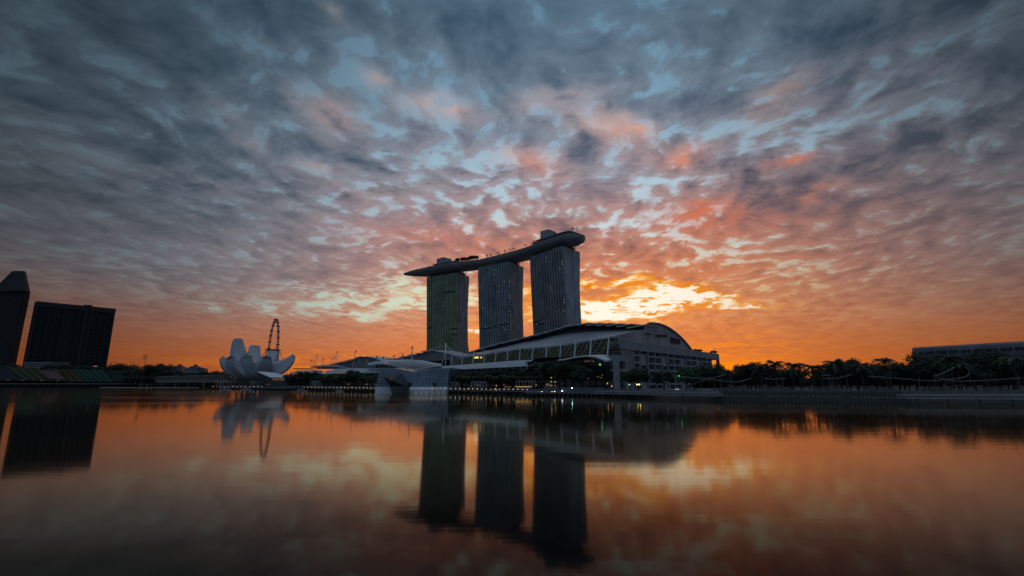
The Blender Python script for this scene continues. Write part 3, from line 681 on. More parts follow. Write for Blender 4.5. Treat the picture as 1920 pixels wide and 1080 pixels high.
# arched entrance canopy to the left of the frame
ca = empty('arched_canopy', G(30, 42, 3.3), 'white arched canopy over a dim glazed entrance left of the concrete frame', 'canopy')
ar = [(1046,674),(1062,671.8),(1078,668.4),(1092,666.6),(1104,666.3),(1116,668),(1127,671.5),(1136,675.4)]
f_ = [WY(x, y, 318 - (x-1046)*.28) for x, y in ar]; bk = [v + E*16 + Vector((0,0,1.2)) for v in f_]
MB().slab([f_, bk], (0,0,-.9)).build('canopy_shell', white, ca, True)
g0 = [Vector((v.x, v.y, 3.3)) + E*8 for v in f_]; MB().grid([g0, [Vector((v.x,v.y,v.z-.6)) + E*8 for v in f_]]).build('glazing', shopg, ca)
for i in range(1, 7):
    v = f_[i] + E*7.6; MB().tube([(v.x,v.y,3.3),(v.x,v.y,v.z-.5)], .22, 4).build('mullion', dkmetal, ca)
for (x,y,s) in ((1088,677,2.2),(1094,676,1.6),(1101,676.5,1.4),(1110,706,1.2),(1116,708,1.4),(1092,709,1.),(1078,690,1.2),(1118,703,1)):
    p = WY(x,y,318-(x-1046)*.28)+E*7; MB().box(p,(s,.3,.5)).build('lit_panel', signf, ca)
p = WY(1125, 683.5, 296); MB().box(p, (.9,.4,.9)).build('exit_light', greenl, ca)
MB().tube([p + Vector((0,.4,-1)), p + Vector((0,8,-1))], .12, 4).build('light_bracket', dkmetal, ca)

# ------------------------------------------------------------------ shopping arcade
arc = empty('shopping_arcade', G(200, 60, 3.3), 'long dark shopping arcade with glazed terraces behind the waterside trees', 'building')
def tt(s, d): return d + K*(s-18)
def qstrip(bm, s0, s1, t0, t1, z0, z1, n=8):
    for i in range(n):
        a, c = s0+(s1-s0)*i/n, s0+(s1-s0)*(i+1)/n
        bm.prism([G(a,tt(a,t0)), G(a,tt(a,t1)), G(c,tt(c,t1)), G(c,tt(c,t0))], z0, z1)
b = MB(); b.prism([G(60,tt(60,46)), G(60,tt(60,90)), G(530,tt(530,90)), G(530,tt(530,46))], 3.3, 19.5); b.build('body', shopg, arc)
b = MB(); b.prism([G(62,tt(62,60)), G(62,tt(62,88)), G(225,tt(225,88)), G(225,tt(225,60))], 19.5, 25.); b.build('upper_storey', shopg, arc)
b = MB(); b.prism([G(225.1,tt(225,60)), G(225.1,tt(225,88)), G(368,tt(368,88)), G(368,tt(368,60))], 19.5, 29.5); b.build('upper_storey', shopg, arc)
for z in (8.2, 12.6, 17.2):
    b = MB(); b.prism([G(60,tt(60,42.5)), G(60,tt(60,45.9)), G(530,tt(530,45.9)), G(530,tt(530,42.5))], z, z+.5); b.build('terrace_edge', conc if z < 9 else concd, arc)
for i in range(58):
    s_ = 62 + i*8; t_ = tt(s_, 43); MB().tube([G(s_,t_,3.3), G(s_,t_,19)], .22, 5).build('column', concd, arc)
for (s_, z, m_, wdt) in ((70,5.5,signf,6),(84,5.2,signf,4),(96,9.6,signf,5),(118,5.2,signf,3),(150,5.,signf,4),(262,5.6,signg,5),(270,5.,signf,4),(285,9.6,signf,6),(300,5.2,signf,5),(330,5.2,signf,4),(352,5.4,signf,4),(400,5.4,signf,4),(215,9.5,signf,3),(235,5.2,signf,4)):
    b = MB(); t_ = tt(s_, 44.5); b.prism([G(s_,t_), G(s_,t_+.5), G(s_+wdt,t_+.5), G(s_+wdt,t_)], z, z+1.5); b.build('lit_shopfront', m_, arc)
pa = PT(1016, 707, 40, K); 
b = MB(); b.prism([PT(1014,700,40,K), PT(1060,700,40,K), PT(1060,700,48,K), PT(1014,700,48,K)], WY(1030,708.5,330).z, WY(1030,698,330).z); b.build('white_balcony', white, arc)
b = MB(); b.prism([PT(885,700,41,K), PT(1000,700,41,K), PT(1000,700,42,K), PT(885,700,42,K)], 13.2, 13.9); b.build('terrace_rail', concd, arc)
p0 = PT(890,673.5,46,K); p1 = PT(903,671.5,46,K); b = MB(); b.add([PT(889.5,669,45.5,K),PT(889.5,672.5,45.5,K),PT(897.5,671.8,45.5,K),PT(897.5,668.2,45.5,K)],[(0,1,2,3)]); b.build('lit_sign_panel', mat('lit_sign', (.8,.7,.2), .5, emit=(1,.75,.16), es=.85), arc)
b = MB(); b.add([PT(900.5,669,45.5,K),PT(900.5,671.8,45.5,K),PT(903.5,671.6,45.5,K),PT(903.5,668.8,45.5,K)],[(0,1,2,3)]); b.build('lit_sign_panel', MAT['lit_sign'], arc)

def vault(px_top, px_bot, t0, label, n=60):
    r0 = empty('glazed_vault', PT(*px_top[len(px_top)//2], t0+6, K), label, 'canopy', 'white glazed vaults over the arcade')
    a = line(px_bot, t0, n); c = line(px_top, t0+8, n)
    rows = []
    for j in range(9):
        f = j/8; rows.append([x.lerp(y, f) + Vector((0,0,1.1*math.sin(math.pi*f))) for x, y in zip(a, c)])
    MB().slab(rows, (0,0,-.3)).build('glass_skin', mat('vault_glass', (.34,.385,.43), .35, .2, var=.1, scale=.2), r0, True)
    rb = MB()
    for i in range(0, n, 1): rb.tube([row[i] + Vector((0,0,.22)) for row in rows], .16, 4)
    rb.build('ribs', whitem, r0)
    MB().tube(a, .35, 5).tube(c, .3, 5).build('edge_beams', whitem, r0)
    ps = MB()
    for i in range(0, n, 3):
        v = a[i]; ps.tube([(v.x,v.y,17.4), v], .18, 4)
    ps.build('props', whitem, r0)
    return r0
vault([(1000,675.4),(960,677.2),(930,679.5),(900,681.8),(870,684.2),(850,685.6),(825,687),(800,688.7),(785,692)], [(989,686),(960,687.6),(930,689),(900,690.6),(870,691.8),(850,692.8),(825,694.5),(800,696.5),(785,697)], 34, 'long white ribbed vault running from the crystal pavilion to the palms')
vault([(716,690.8),(690,691),(665,691.2),(640,691.6),(628,692.4),(615,696)], [(712,698.6),(690,698.6),(665,698.6),(640,699),(625,700),(606,701.5)], 36, 'shorter white ribbed vault left of the crystal pavilion, a round tree in front', 40)

# stepped theatre roofs
def theatre(tips, curve, base_y, t0, label, wallm):
    r0 = empty('theatre_hall', PT(*tips[len(tips)//2], t0+12, K), label, 'hall', 'stepped theatre roofs')
    allp = tips + curve
    for i, (x, y) in enumerate(tips):
        x1, y1 = allp[i+1]
        a = PT(x-1.5, y+.2, t0, K); b_ = PT(x1+1.5, y+.2 - .3, t0, K)
        MB().slab([[a, b_], [a+E*26+Vector((0,0,.8)), b_+E*26+Vector((0,0,.8))]], (0,0,-.8)).build('roof_louvre', MAT['louvre_metal'], r0)
    tp = [PT(x, y+2.6, t0+2.5, K) for x, y in tips] + [PT(x, y+.6, t0+2.5, K) for x, y in curve]
    bt = [Vector((v.x, v.y, PT(x, base_y, t0+2.5, K).z)) for v, (x, y) in zip(tp, allp)]
    MB().grid([bt, tp]).build('front_wall', wallm, r0)
    cv = [PT(x, y, t0, K) for x, y in [tips[-1]] + curve]
    MB().slab([cv, [v + E*26 + Vector((0,0,.8)) for v in cv]], (0,0,-.7)).build('curved_roof', MAT['louvre_metal'], r0, True)
    MB().grid([[v + E*2 - Vector((0,0,.5)) for v in tp], [v + E*24 for v in tp]]).build('roof_deck', roofm, r0)
    rk = MB()
    for i in range(0, len(tips)-1): 
        rk.tube([bt[i].lerp(tp[i], .15) - E*1.2, tp[min(len(tp)-1, i+2)] - E*1.2], .22, 4)
    rk.build('raking_rib', concd, r0)
    return r0
thw = mat('theatre_wall', (.16,.175,.19), .55, .3, var=.15)
theatre([(594,685),(606,683.8),(617.4,681.6),(627.6,679.2),(636.8,677.5),(647,675.2),(655,673),(664.3,670.8)], [(672.4,668.6),(682.6,668.4),(692,669.3),(700,670.5),(708,673),(714,675.6),(720,678)], 692, 62, 'smaller stepped theatre roof rising beside the masts, left of the lattice dome', thw)
theatre([(727,673.6),(735.5,671.4),(750,667.6),(765,664.4),(779,661.5),(791.5,658.5)], [(805,656.2),(815,657),(826,659.2),(838,662),(848,664.4),(856,667)], 690, 66, 'larger stepped theatre roof in front of the left hotel tower base', thw)
# masts on the theatres
for (x0,y0,x1,y1,tw_,lb) in ((583.5,677.5,581.5,690,58,'first from the left, beside the flat disc roof'),(588,679,586,690,60,'short one just right of the first mast'),(594,668.5,590.5,690,58,'tall leaning one over the left end of the wavy canopy'),(606,674.5,603,690,58,'plain one over the middle of the wavy canopy'),
   (622,674.5,620.5,686,62,'thin one on the low steps of the smaller theatre'),(628,671.5,626,684,62,'thin short one beside the tall white mast'),(632,662,629,690,58,'tall one half way up the stepped roof'),(666.5,660.5,660.5,692,56,'tallest leaning one with a long cable, by the round tree'),(674.5,671,668.5,691,56,'white one in front of the steps top'),
   (689,672,685.5,692,54,'white one under the curved roof'),(706,671,702.5,690,54,'white one at the curved roof end'),(719,672,717.5,679,56,'tiny one on the lattice dome'),(738.5,670,738,678,56,'short one behind the lattice dome'),(755.5,668,755.5,677,56,'short post right behind the dome top')):
    a = PT(x0,y0,tw_,K); b_ = PT(x1,y1,tw_,K)
    r0 = empty('roof_mast', b_, 'steel roof mast, ' + lb, 'mast', 'steel masts over the theatre roofs')
    MB().tube([b_, a], .42, 6, .34).build('pole', whitem, r0); MB().tube([a, a + (a-b_).normalized()*2.6], .62, 6).build('mast_head', dkmetal, r0)
    if y1-y0 > 12: MB().tube([a, PT(x0-26, y0+16, tw_, K)], .10, 4).build('cable', dkmetal, r0)
# twin A-frame masts
for (xa, ya, xl, xr, yb, lb) in ((773,654,769.5,773.2,677,'dark topped A shaped mast above the lattice dome'),(835.5,648.5,828.5,835,684,'tall white A shaped mast in front of the left hotel tower')):
    a = PT(xa,ya,52,K); r0 = empty('a_frame_mast', PT(xr,yb,52,K), lb, 'mast')
    for xx in (xl, xr):
        MB().tube([PT(xx,yb,52,K), a], .42, 6, .36).build('leg', whitem, r0)
    MB().tube([a, a + Vector((0,0,2.6))], .7, 6).build('mast_head', dkmetal if xa < 800 else whitem, r0)
    MB().tube([a, PT(xa-50, ya+20, 56, K)], .14, 4).build('cable', dkmetal, r0)
    if xa > 800: MB().tube([a, PT(858,664,56,K)], .2, 4).tube([a, PT(805,656,56,K)], .2, 4).build('stay', whitem, r0)

# lattice dome canopy
ld = empty('lattice_canopy', PT(758,690,30,K), 'curved steel lattice canopy like a shell above the crystal pavilion', 'canopy')
bp_ = [PT(x,y,44,K) for x,y in ((690,684),(704,680.3),(718,677.4),(736,675.6),(755,674.8),(775,675.3),(793,677),(808,680),(821,683.6),(828,686.4))]
fp_ = [PT(x,y,30,K) for x,y in ((690,684.6),(704,683),(716,682.6),(730,684.2),(744,687.6),(758,691.5),(772,696),(786,693.5),(806,688.3),(828,686.8))]
bp_ = resample(bp_, 28); fp_ = resample(fp_, 28)
lr = [[a.lerp(c, j/8) + Vector((0,0,1.6*math.sin(math.pi*j/8))) for a, c in zip(fp_, bp_)] for j in range(9)]
for row in lr: MB().tube(row, .22, 4).build('long_rib', whitem, ld)
for i in range(-6, 26):
    pts = [lr[j][i+j] for j in range(9) if 0 <= i+j < 28]
    MB().tube(pts, .26, 4).build('cross_rib', whitem, ld)
MB().tube([v for v in bp_], .55, 6).build('edge_beam', white, ld)
MB().slab([[v - Vector((0,0,.8)) for v in r] for r in lr[3:]], (0,0,-.1)).build('roof_skin', mat('canopy_skin', (.17,.18,.20), .5, .2, var=.2), ld, True)
b = MB()
for i in (3, 9, 14, 19, 24): v = lr[4][i]; b.tube([(v.x,v.y,19), v], .3, 5)
b.build('props', whitem, ld)
# wavy canopy and disc roof
wc = empty('wavy_canopy', PT(620,688,58,K), 'dark wavy leaf-shaped canopy with pale upper edge below the small theatre steps', 'canopy')
up = [(583,687.4),(592,686),(604,685),(618,684.8),(630,685.3),(640,686.8),(650,689.4),(658,691)]
v1 = [PT(x,y,58,K) for x,y in up]; v2 = [PT(x+1,y+ (2.6 if 0<i<6 else .8),50,K) for i,(x,y) in enumerate(up)]
MB().slab([v2, v1], (0,0,-.8)).build('canopy_shell', mat('canopy_dark', (.10,.10,.11), .5, .2), wc, True)
MB().tube(v1, .4, 5).build('edge_beam', white, wc)
b = MB()
for i in (1,3,5): v = v1[i]; b.tube([(v.x,v.y,12), v], .3, 5)
b.build('props', whitem, wc)
dc = PT(570,691.5,62,K); dr = empty('disc_canopy', (dc.x,dc.y,3.3), 'flat dark disc-shaped roof on thin posts right of the lotus museum', 'canopy')
b = MB(); pts = [Vector((dc.x,dc.y,0)) + Vector((math.cos(a)*16.5, math.sin(a)*13, 0)) for a in [2*math.pi*i/24 for i in range(24)]]; b.prism(pts, dc.z-.6, dc.z+.4); b.build('disc_roof', dkmetal, dr)
for i in range(0,24,6): v = pts[i]*.6 + Vector((dc.x,dc.y,0))*.4; MB().tube([(v.x,v.y,3.3),(v.x,v.y,dc.z)], .3, 5).build('post', concd, dr)
# low curved roof at the left end
lc = empty('curved_roof_pavilion', PT(556,698,50,K), 'low curved pavilion roof under the disc canopy at the arcade end', 'pavilion')
u1 = [PT(x,y,52,K) for x,y in ((545,698.5),(556,695.5),(570,694),(590,694),(605,695))]; u2 = [PT(x,y,44,K) for x,y in ((541,702),(552,700),(568,699.5),(590,700),(606,701))]
MB().slab([u2,u1],(0,0,-.5)).build('roof', MAT['vault_glass'], lc, True)
MB().prism([u2[0]+E*.5,u2[-1]+E*.5,u1[-1],u1[0]], 3.3, 14).build('walls', shopg, lc)

# ------------------------------------------------------------------ crystal pavilion in the water
cp = empty('crystal_pavilion', WZ(770,737.3,0) + Vector((0,15,0)), 'faceted blue glass pavilion on a pale base standing in the water', 'pavilion')
Yc = WZ(770,737.3,0).y
def gp(x, y, Y): return WY(x, y, Y)
def glasswall(pix_top, pix_bot, Ytop, Ybot, m_, nm, parent, n=14):
    a = resample([gp(x,y,Ytop) for x,y in pix_top], n); c = resample([gp(x,y,Ybot) for x,y in pix_bot], n)
    return MB().grid([c, a]).build(nm, m_, parent)
topl = [(712,689),(736.9,690),(756,693),(774.3,697),(783.7,696.6),(810,693),(842.8,689.5)]
b = MB(); c_ = [gp(x, 725.2, Yc) for x in (705,727,745,763,778,805,839)]; a_ = [gp(x,y,Yc+3) for x,y in topl]; b.grid([c_, a_]); b.build('glass_front', crystal, cp)
bb = [v + Vector((6,34,0)) for v in a_]; b = MB(); b.grid([a_, bb]); b.build('glass_roof', crystal, cp)
b = MB(); b.grid([[bb[-1], Vector((bb[-1].x,bb[-1].y,4.8))], [a_[-1], c_[-1]]]); b.grid([[a_[0], c_[0]], [bb[0], Vector((bb[0].x,bb[0].y,4.8))]]); b.grid([[Vector((v.x,v.y,4.8)) for v in bb], bb]); b.build('glass_sides', crystal, cp)
b = MB(); f0 = [Vector((v.x,v.y-.6,0)) for v in c_]; b.prism([f0[0], f0[-1], f0[-1]+Vector((8,36,0)), f0[0]+Vector((4,36,0))], -1, c_[0].z)
b2 = MB(); b2.grid([[Vector((gp(703,737,Yc).x, Yc-.9,-1)), Vector((gp(838,737,Yc).x, Yc-.9, -1))], [Vector((gp(705,725,Yc).x, Yc-.75, c_[0].z)), Vector((gp(839,725,Yc).x, Yc-.75, c_[0].z))]])
b.build('plinth', conc, cp); b2.build('base_panels', crystalw, cp)
# dark faceted entrance prism
Yf = Yc - 9
P1, P2, P3, P4, P5 = gp(718,705.5,Yf+4), gp(750,700.8,Yf+3), gp(764,724.7,Yf+1), gp(730.3,724.7,Yf+2), gp(735,713.4,Yf)
P6, P7 = gp(736,738,Yf+1), gp(767,738,Yf+1); P6.z = P7.z = -1
bkv = Vector((0, 14, 0))
b = MB()
b.add([P1,P5,P4],[(0,2,1)],[[(0,0),(5,0),(5,5)]]); b.add([P1,P2,P3,P4,P5],[(0,4,1),(4,3,2),(4,2,1)],[[(0,0),(5,0),(5,5)]]*3)
b.grid([[P6,P7],[P4,P3]]); b.grid([[P3,P7],[P3+bkv,P7+bkv]]); b.grid([[P2,P3],[P2+bkv,P3+bkv]]); b.grid([[P1+bkv,P2+bkv],[P1,P2]]); b.grid([[P1+bkv,P1],[P4+bkv,P4]]); b.grid([[P4+bkv,P4],[P6+bkv,P6]])
b.build('entrance_prism', crystald, cp)
for x in (768,814.3):
    a = gp(x-2.4,717.3,Yc-.8); c = gp(x+2.6,723.6,Yc-.8); MB().box(((a.x+c.x)/2, Yc+.4, (a.z+c.z)/2), (c.x-a.x, 2.6, a.z-c.z)).build('door_opening', black, cp)
# jetty along the pavilion
jt = empty('pavilion_jetty', WZ(803,737.5,0) - Vector((0,5,0)), 'narrow jetty with lamps in front of the crystal pavilion', 'jetty')
za = 2.1; ja = gp(769,733,Yc-8); jb = gp(839,733,Yc-8)
MB().box(((ja.x+jb.x)/2, Yc-7, za), (jb.x-ja.x, 2.4, .35)).build('deck', concd, jt)
for i in range(7):
    x = ja.x + 2 + (jb.x-ja.x-3)*i/6; MB().tube([(x,Yc-8,-1.5),(x,Yc-8,za)], .22, 6).build('pile', dkmetal, jt)
b = MB()
for i in range(26): x = ja.x + (jb.x-ja.x)*i/25; b.tube([(x,Yc-8.1,za),(x,Yc-8.1,za+1.1)], .04, 4)
b.tube([(ja.x,Yc-8.1,za+1.1),(jb.x,Yc-8.1,za+1.1)], .05, 4); b.build('railing', whitem, jt)

# ------------------------------------------------------------------ dark pavilion by the museum
dp_ = empty('dark_pavilion', WZ(515,730.6,0), 'dark glass pavilion with pale slanted roof in the water beside the lotus museum', 'pavilion')
Yd = WZ(515,730.6,0).y
rf = [gp(481.9,696.7,Yd+4), gp(507.3,707,Yd), gp(540,707.8,Yd), gp(546,706,Yd+6), gp(518.4,699.7,Yd+20), gp(498.5,697,Yd+22)]
b = MB(); b.add(rf + [v - Vector((0,0,.7)) for v in rf], [(0,1,2,3,4,5)] + [(i,i+6,(i+1)%6+6,(i+1)%6) for i in range(6)]); b.build('slanted_roof', mat('pale_roof', (.52,.54,.57), .5, .1, var=.1), dp_)
bs = [gp(490,725,Yd+4), gp(510,725,Yd), gp(536,725,Yd), gp(541,725,Yd+6), gp(516,725,Yd+20), gp(500,725,Yd+22)]
b = MB(); b.grid([[Vector((v.x,v.y,-1)) for v in bs+[bs[0]]], [v - Vector((0,0,.7)) for v in rf+[rf[0]]]]); b.build('dark_glass_walls', crystald, dp_)
for i in range(5):
    p = gp(513+i*4.6, 711.2, Yd-.6); MB().box(p, (1.5,.3,2.2)).build('lit_window', signf, dp_)
p = gp(503,720.5,Yd-.3); MB().box(p,(4.5,.3,.35)).build('light_strip', signf, dp_)

# ------------------------------------------------------------------ lotus museum
mu = empty('lotus_museum', tuple(WY(474,705,652)[:2]) + (3.3,), 'white lotus-shaped museum with curved petals left of the arcade', 'museum')
mc = Vector((mu.location.x, mu.location.y, 0))
petm = mat('petal_shell', (.30,.32,.355), .5, .0, var=.10, scale=.06); petd = mat('petal_skylight', (.03,.045,.055), .2, .3)
def petal(phi, Rr, Ht, wtip, wmid, lbl=None, thick=9.):
    phi += 28
    c, s = math.cos(R(phi)), math.sin(R(phi)); d = Vector((c, s, 0)); sd = Vector((-s, c, 0)); rows = []; n = 14
    for i in range(n+1):
        f = i/n; a = f*math.pi/2
        r_o = 5 + (Rr-5) * math.sin(a)**.95; z_o = 12 + (Ht-12) * (1 - math.cos(a))**.92
        th = 2 + thick * math.sin(math.pi * min(1, f*.88+.12)) ; hwid = 3.0 + (wmid-3.0) * math.sin(math.pi*min(.5, f*.62)) if f < .8 else None
        hw_ = 3 + (wmid-3)*math.sin(min(1, f/.46)*math.pi/2) if f < .46 else wmid + (wtip-wmid)*((f-.46)/.54)
        nrm = Vector((math.cos(a)*-0.55, 0, 1)).normalized()
        ins = d * (-th * (.45 + .55*f)) + Vector((0,0, th*(1-f)*1.1 + 3.6*f))
        o = d*r_o + Vector((0,0,z_o)) + mc
        rows.append([o - sd*hw_, o - sd*hw_*.55 + d*1.2 - Vector((0,0,.8*(1-f))), o + d*1.6 - Vector((0,0,1.*(1-f))), o + sd*hw_*.55 + d*1.2 - Vector((0,0,.8*(1-f))), o + sd*hw_,
                     o + sd*hw_*.86 + ins, o + ins*1.25 , o - sd*hw_*.86 + ins, o - sd*hw_])
    b = MB().grid(rows); b.grid([rows[0][:5], [rows[0][0], rows[0][7], rows[0][6], rows[0][5], rows[0][4]]])
    ob = b.build('petal', petm, mu, True); ob.data.set_sharp_from_angle(angle=R(28))
    last = rows[-1]
    k_ = MB().add([v for v in last[:8]], [tuple(range(8))]); k_.build('petal_tip', petm, ob)
    ctr = sum((v for v in last[:8]), Vector())/8
    MB().add([ctr + (v-ctr)*.90 + Vector((0,0,.18)) + d*.1 for v in last[:8]], [tuple(range(8))]).build('skylight', petd, ob)
    return ob
#        phi   R    H   wtip wmid
petal(128, 38, 64, 7.5, 14.5); petal(92, 31, 55.5, 7.2, 12.5); petal(50, 37, 48.5, 8.5, 13); petal(-8, 49, 43, 2.0, 12, None, 14.)
petal(-60, 29, 38, 7.5, 12.5); petal(-110, 27, 38.5, 7.8, 12.5); petal(-142, 36, 37, 7.5, 12.5); petal(-172, 39, 38, 5, 13, None, 12.)
b = MB()
for z0, r0_, z1, r1_ in ((9,7,13,13),(13,13,20,20),(20,20,27,24)):
    b.grid([[mc + Vector((math.cos(a)*r0_, math.sin(a)*r0_, z0)) for a in [i*math.pi/12 for i in range(25)]], [mc + Vector((math.cos(a)*r1_, math.sin(a)*r1_, z1)) for a in [i*math.pi/12 for i in range(25)]]])
b.build('bowl', petm, mu, True)
for i in range(10):
    a = i*math.pi/5+.2; p = mc + Vector((math.cos(a)*20, math.sin(a)*20, 0)); p2 = mc + Vector((math.cos(a+.1)*15, math.sin(a+.1)*15, 0))
    MB().tube([(p.x,p.y,3.3),(p2.x,p2.y,18)], 1.0, 6).build('support_column', dkmetal, mu)
MB().tube([mc + Vector((0,0,3.3)), mc + Vector((0,0,14))], 6, 12).build('glass_drum', shopg, mu)

# ------------------------------------------------------------------ observation wheel, seen almost edge on
YW = 1170.; wc0 = WY(511.5, 656.5, YW); ow = empty('observation_wheel', (wc0.x, wc0.y, 3.3), 'tall observation wheel seen nearly edge-on behind the lotus museum', 'ferris wheel')
RW = WY(511.5, 600.5, YW).z - wc0.z
los = Vector((wc0.x, wc0.y, 0)).normalized(); tilt = R(7.3)
ud = (Matrix.Rotation(tilt, 3, 'Z') @ los); axd = Vector((-ud.y, ud.x, 0))
def wp(a, r, o): return wc0 + ud*(r*math.cos(a)) + Vector((0,0,r*math.sin(a))) + axd*o
b = MB(); NA = 84
for o in (-1.8, 1.8):
    for r in (RW, RW-3.4): b.tube([wp(2*math.pi*i/NA, r, o*(1 if r==RW else .6)) for i in range(NA+1)], .62, 4)
for i in range(NA):
    a = 2*math.pi*i/NA; b.tube([wp(a,RW,-1.8), wp(a,RW-3.4,1.1)], .28, 4); b.tube([wp(a,RW,1.8), wp(a+.037,RW-3.4,-1.1)], .28, 4)
b.build('rim', dkmetal, ow)
b = MB()
for i in range(28): a = 2*math.pi*i/28; b.tube([wp(a,RW-3.4,0), wc0 + axd*(7 if i%2 else -7)], .07, 3)
b.build('spokes', dkmetal, ow)
for i in range(28):
    a = 2*math.pi*(i+.5)/28; p = wp(a, RW+2.0, 0); MB().tube([p - axd*3.6, p - axd*2.4, p + axd*2.4, p + axd*3.6], 1.35, 8).build('capsule', dkmetal, ow)
hub = MB().tube([wc0 - axd*14, wc0 + axd*14], 1.7, 8); hub.build('hub', dkmetal, ow)
for sg in (-1, 1):
    t_ = wc0 + axd*13.5*sg
    for o in (-16, 16):
        MB().tube([t_, Vector((t_.x,t_.y,3.3)) + ud*o*.6 + axd*sg*4], 1.1, 6).build('support_leg', dkmetal, ow)
    MB().tube([t_, Vector((t_.x,t_.y,3.3)) + axd*sg*38 + ud*20], .35, 4).tube([t_, Vector((t_.x,t_.y,3.3)) + axd*sg*52 - ud*10], .35, 4).build('stay_cable', dkmetal, ow)
b = MB()
pA, pB = wc0 - axd*18 + Vector((0,0,1.5)), wc0 + axd*18 + Vector((0,0,1.5)); b.tube([pA, pB], 1.0, 4); b.build('axle_platform', dkmetal, ow)

# ------------------------------------------------------------------ left: office tower, hotel, stands
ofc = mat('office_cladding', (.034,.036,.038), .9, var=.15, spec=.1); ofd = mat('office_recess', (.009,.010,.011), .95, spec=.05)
zs_ = 262.; pr = WZ(57,547.5,zs_); pf = WZ(46.5,545,zs_); dirr = Vector((-.97,.05,0)); dside = (pr - pf); dside.z = 0; 
tw = empty('office_tower', (pf.x-20, pf.y+20, 3.3), 'dark office tower with sloping pyramid top at the far left', 'skyscraper')
c0 = Vector((pf.x, pf.y, 0)); c1 = WY(57, 547.5, c0.y+24); c1.z = 0; c3 = WY(-14, 537, c0.y+6); c3.z = 0; c2 = c3 + (c1-c0)
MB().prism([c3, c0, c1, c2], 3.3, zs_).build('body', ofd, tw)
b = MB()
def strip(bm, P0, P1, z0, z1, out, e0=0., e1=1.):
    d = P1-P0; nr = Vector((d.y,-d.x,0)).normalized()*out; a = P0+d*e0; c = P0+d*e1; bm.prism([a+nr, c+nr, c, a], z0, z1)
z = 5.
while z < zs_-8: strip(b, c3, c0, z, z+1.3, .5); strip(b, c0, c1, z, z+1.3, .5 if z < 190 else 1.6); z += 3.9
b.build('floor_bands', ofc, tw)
b = MB()
for i in range(17): strip(b, c3, c0, 3.3, zs_-12, .7, i/17, i/17+.022)
for i in range(4): strip(b, c0, c1, 3.3, 190, .7, i/4+.02, i/4+.06)
b.build('piers', ofc, tw)
ta, tb_ = WZ(23,508,zs_+50), WZ(45.7,510.5,zs_+50)
zt_ = WY(23,508,(ta.y if False else c0.y+14)).z
t0_ = WY(23,508,c0.y+14); t1_ = WY(44,510.3,c0.y+14); t1_.z = t0_.z; dd = Vector((-1,7,0))
ba = [Vector((v.x,v.y,zs_)) for v in (c3,c0,c1,c2)]; tt_ = [t0_, t1_, t1_+dd, t0_+dd]
MB().add(ba+tt_, [(0,1,5,4),(1,2,6,5),(2,3,7,6),(3,0,4,7),(4,5,6,7)]).build('pyramid_top', ofc, tw)
# slab hotel
zh = 188.; ha = WZ(69,565,zh); hb = WZ(216.6,579.3,zh); ha.z = hb.z = 0
ho = empty('slab_hotel', ((ha.x+hb.x)/2, (ha.y+hb.y)/2+12, 3.3), 'wide dark slab hotel with balcony bands right of the office tower', 'hotel')
nn = Vector((-(hb-ha).y, (hb-ha).x, 0)).normalized()*24
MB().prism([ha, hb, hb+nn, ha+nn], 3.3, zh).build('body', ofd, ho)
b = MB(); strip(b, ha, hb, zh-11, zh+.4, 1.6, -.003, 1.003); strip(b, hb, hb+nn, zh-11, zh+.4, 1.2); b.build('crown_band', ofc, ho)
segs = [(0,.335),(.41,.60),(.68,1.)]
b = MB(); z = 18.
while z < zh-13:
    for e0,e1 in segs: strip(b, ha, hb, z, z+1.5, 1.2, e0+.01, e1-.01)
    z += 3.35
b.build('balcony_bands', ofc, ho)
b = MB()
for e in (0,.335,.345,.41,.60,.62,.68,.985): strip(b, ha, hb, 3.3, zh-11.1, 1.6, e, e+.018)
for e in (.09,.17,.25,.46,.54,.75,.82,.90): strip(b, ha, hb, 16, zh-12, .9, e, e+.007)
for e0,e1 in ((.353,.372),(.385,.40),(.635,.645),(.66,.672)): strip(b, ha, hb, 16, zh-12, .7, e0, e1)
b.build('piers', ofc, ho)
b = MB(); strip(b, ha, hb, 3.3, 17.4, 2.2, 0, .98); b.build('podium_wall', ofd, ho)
b = MB(); pl = ha.lerp(hb,.64)+nn*.4; b.box((pl.x,pl.y,zh+2.2),(15,8,4)); b.build('roof_plant', ofc, ho)
p = ha.lerp(hb,.86) ; MB().box((p.x, p.y-3.2, WY(176,687,p.y).z), (14,.4,1.6)).build('lit_lobby_window', mat('lobby_light',(.6,.4,.3),.5,emit=(1,.5,.3),es=.30), ho)
# low terrace building
YL = 1015.
lb = empty('terrace_building', WY(85,690,YL), 'low pale building with stacked balconies under the slab hotel', 'building')
a, c = WY(44,688,YL), WY(113,690,YL); MB().prism([Vector((a.x,a.y,0)), Vector((c.x,c.y,0)), Vector((c.x,c.y+20,0)), Vector((a.x,a.y+20,0))], 3.3, WY(80,679,YL).z).build('body', mat('old_render',(.055,.06,.065),.8,var=.2), lb)
for y in (680.5,684.5,688.5):
    a_ = WY(46 if y>680 else 46,y,YL); c_ = WY(100,y+.6,YL); MB().box(((a_.x+c_.x)/2, YL-1.5, a_.z), (c_.x-a_.x, 3, 1.3)).build('balcony', mat('balcony_white',(.26,.29,.31),.7), lb)
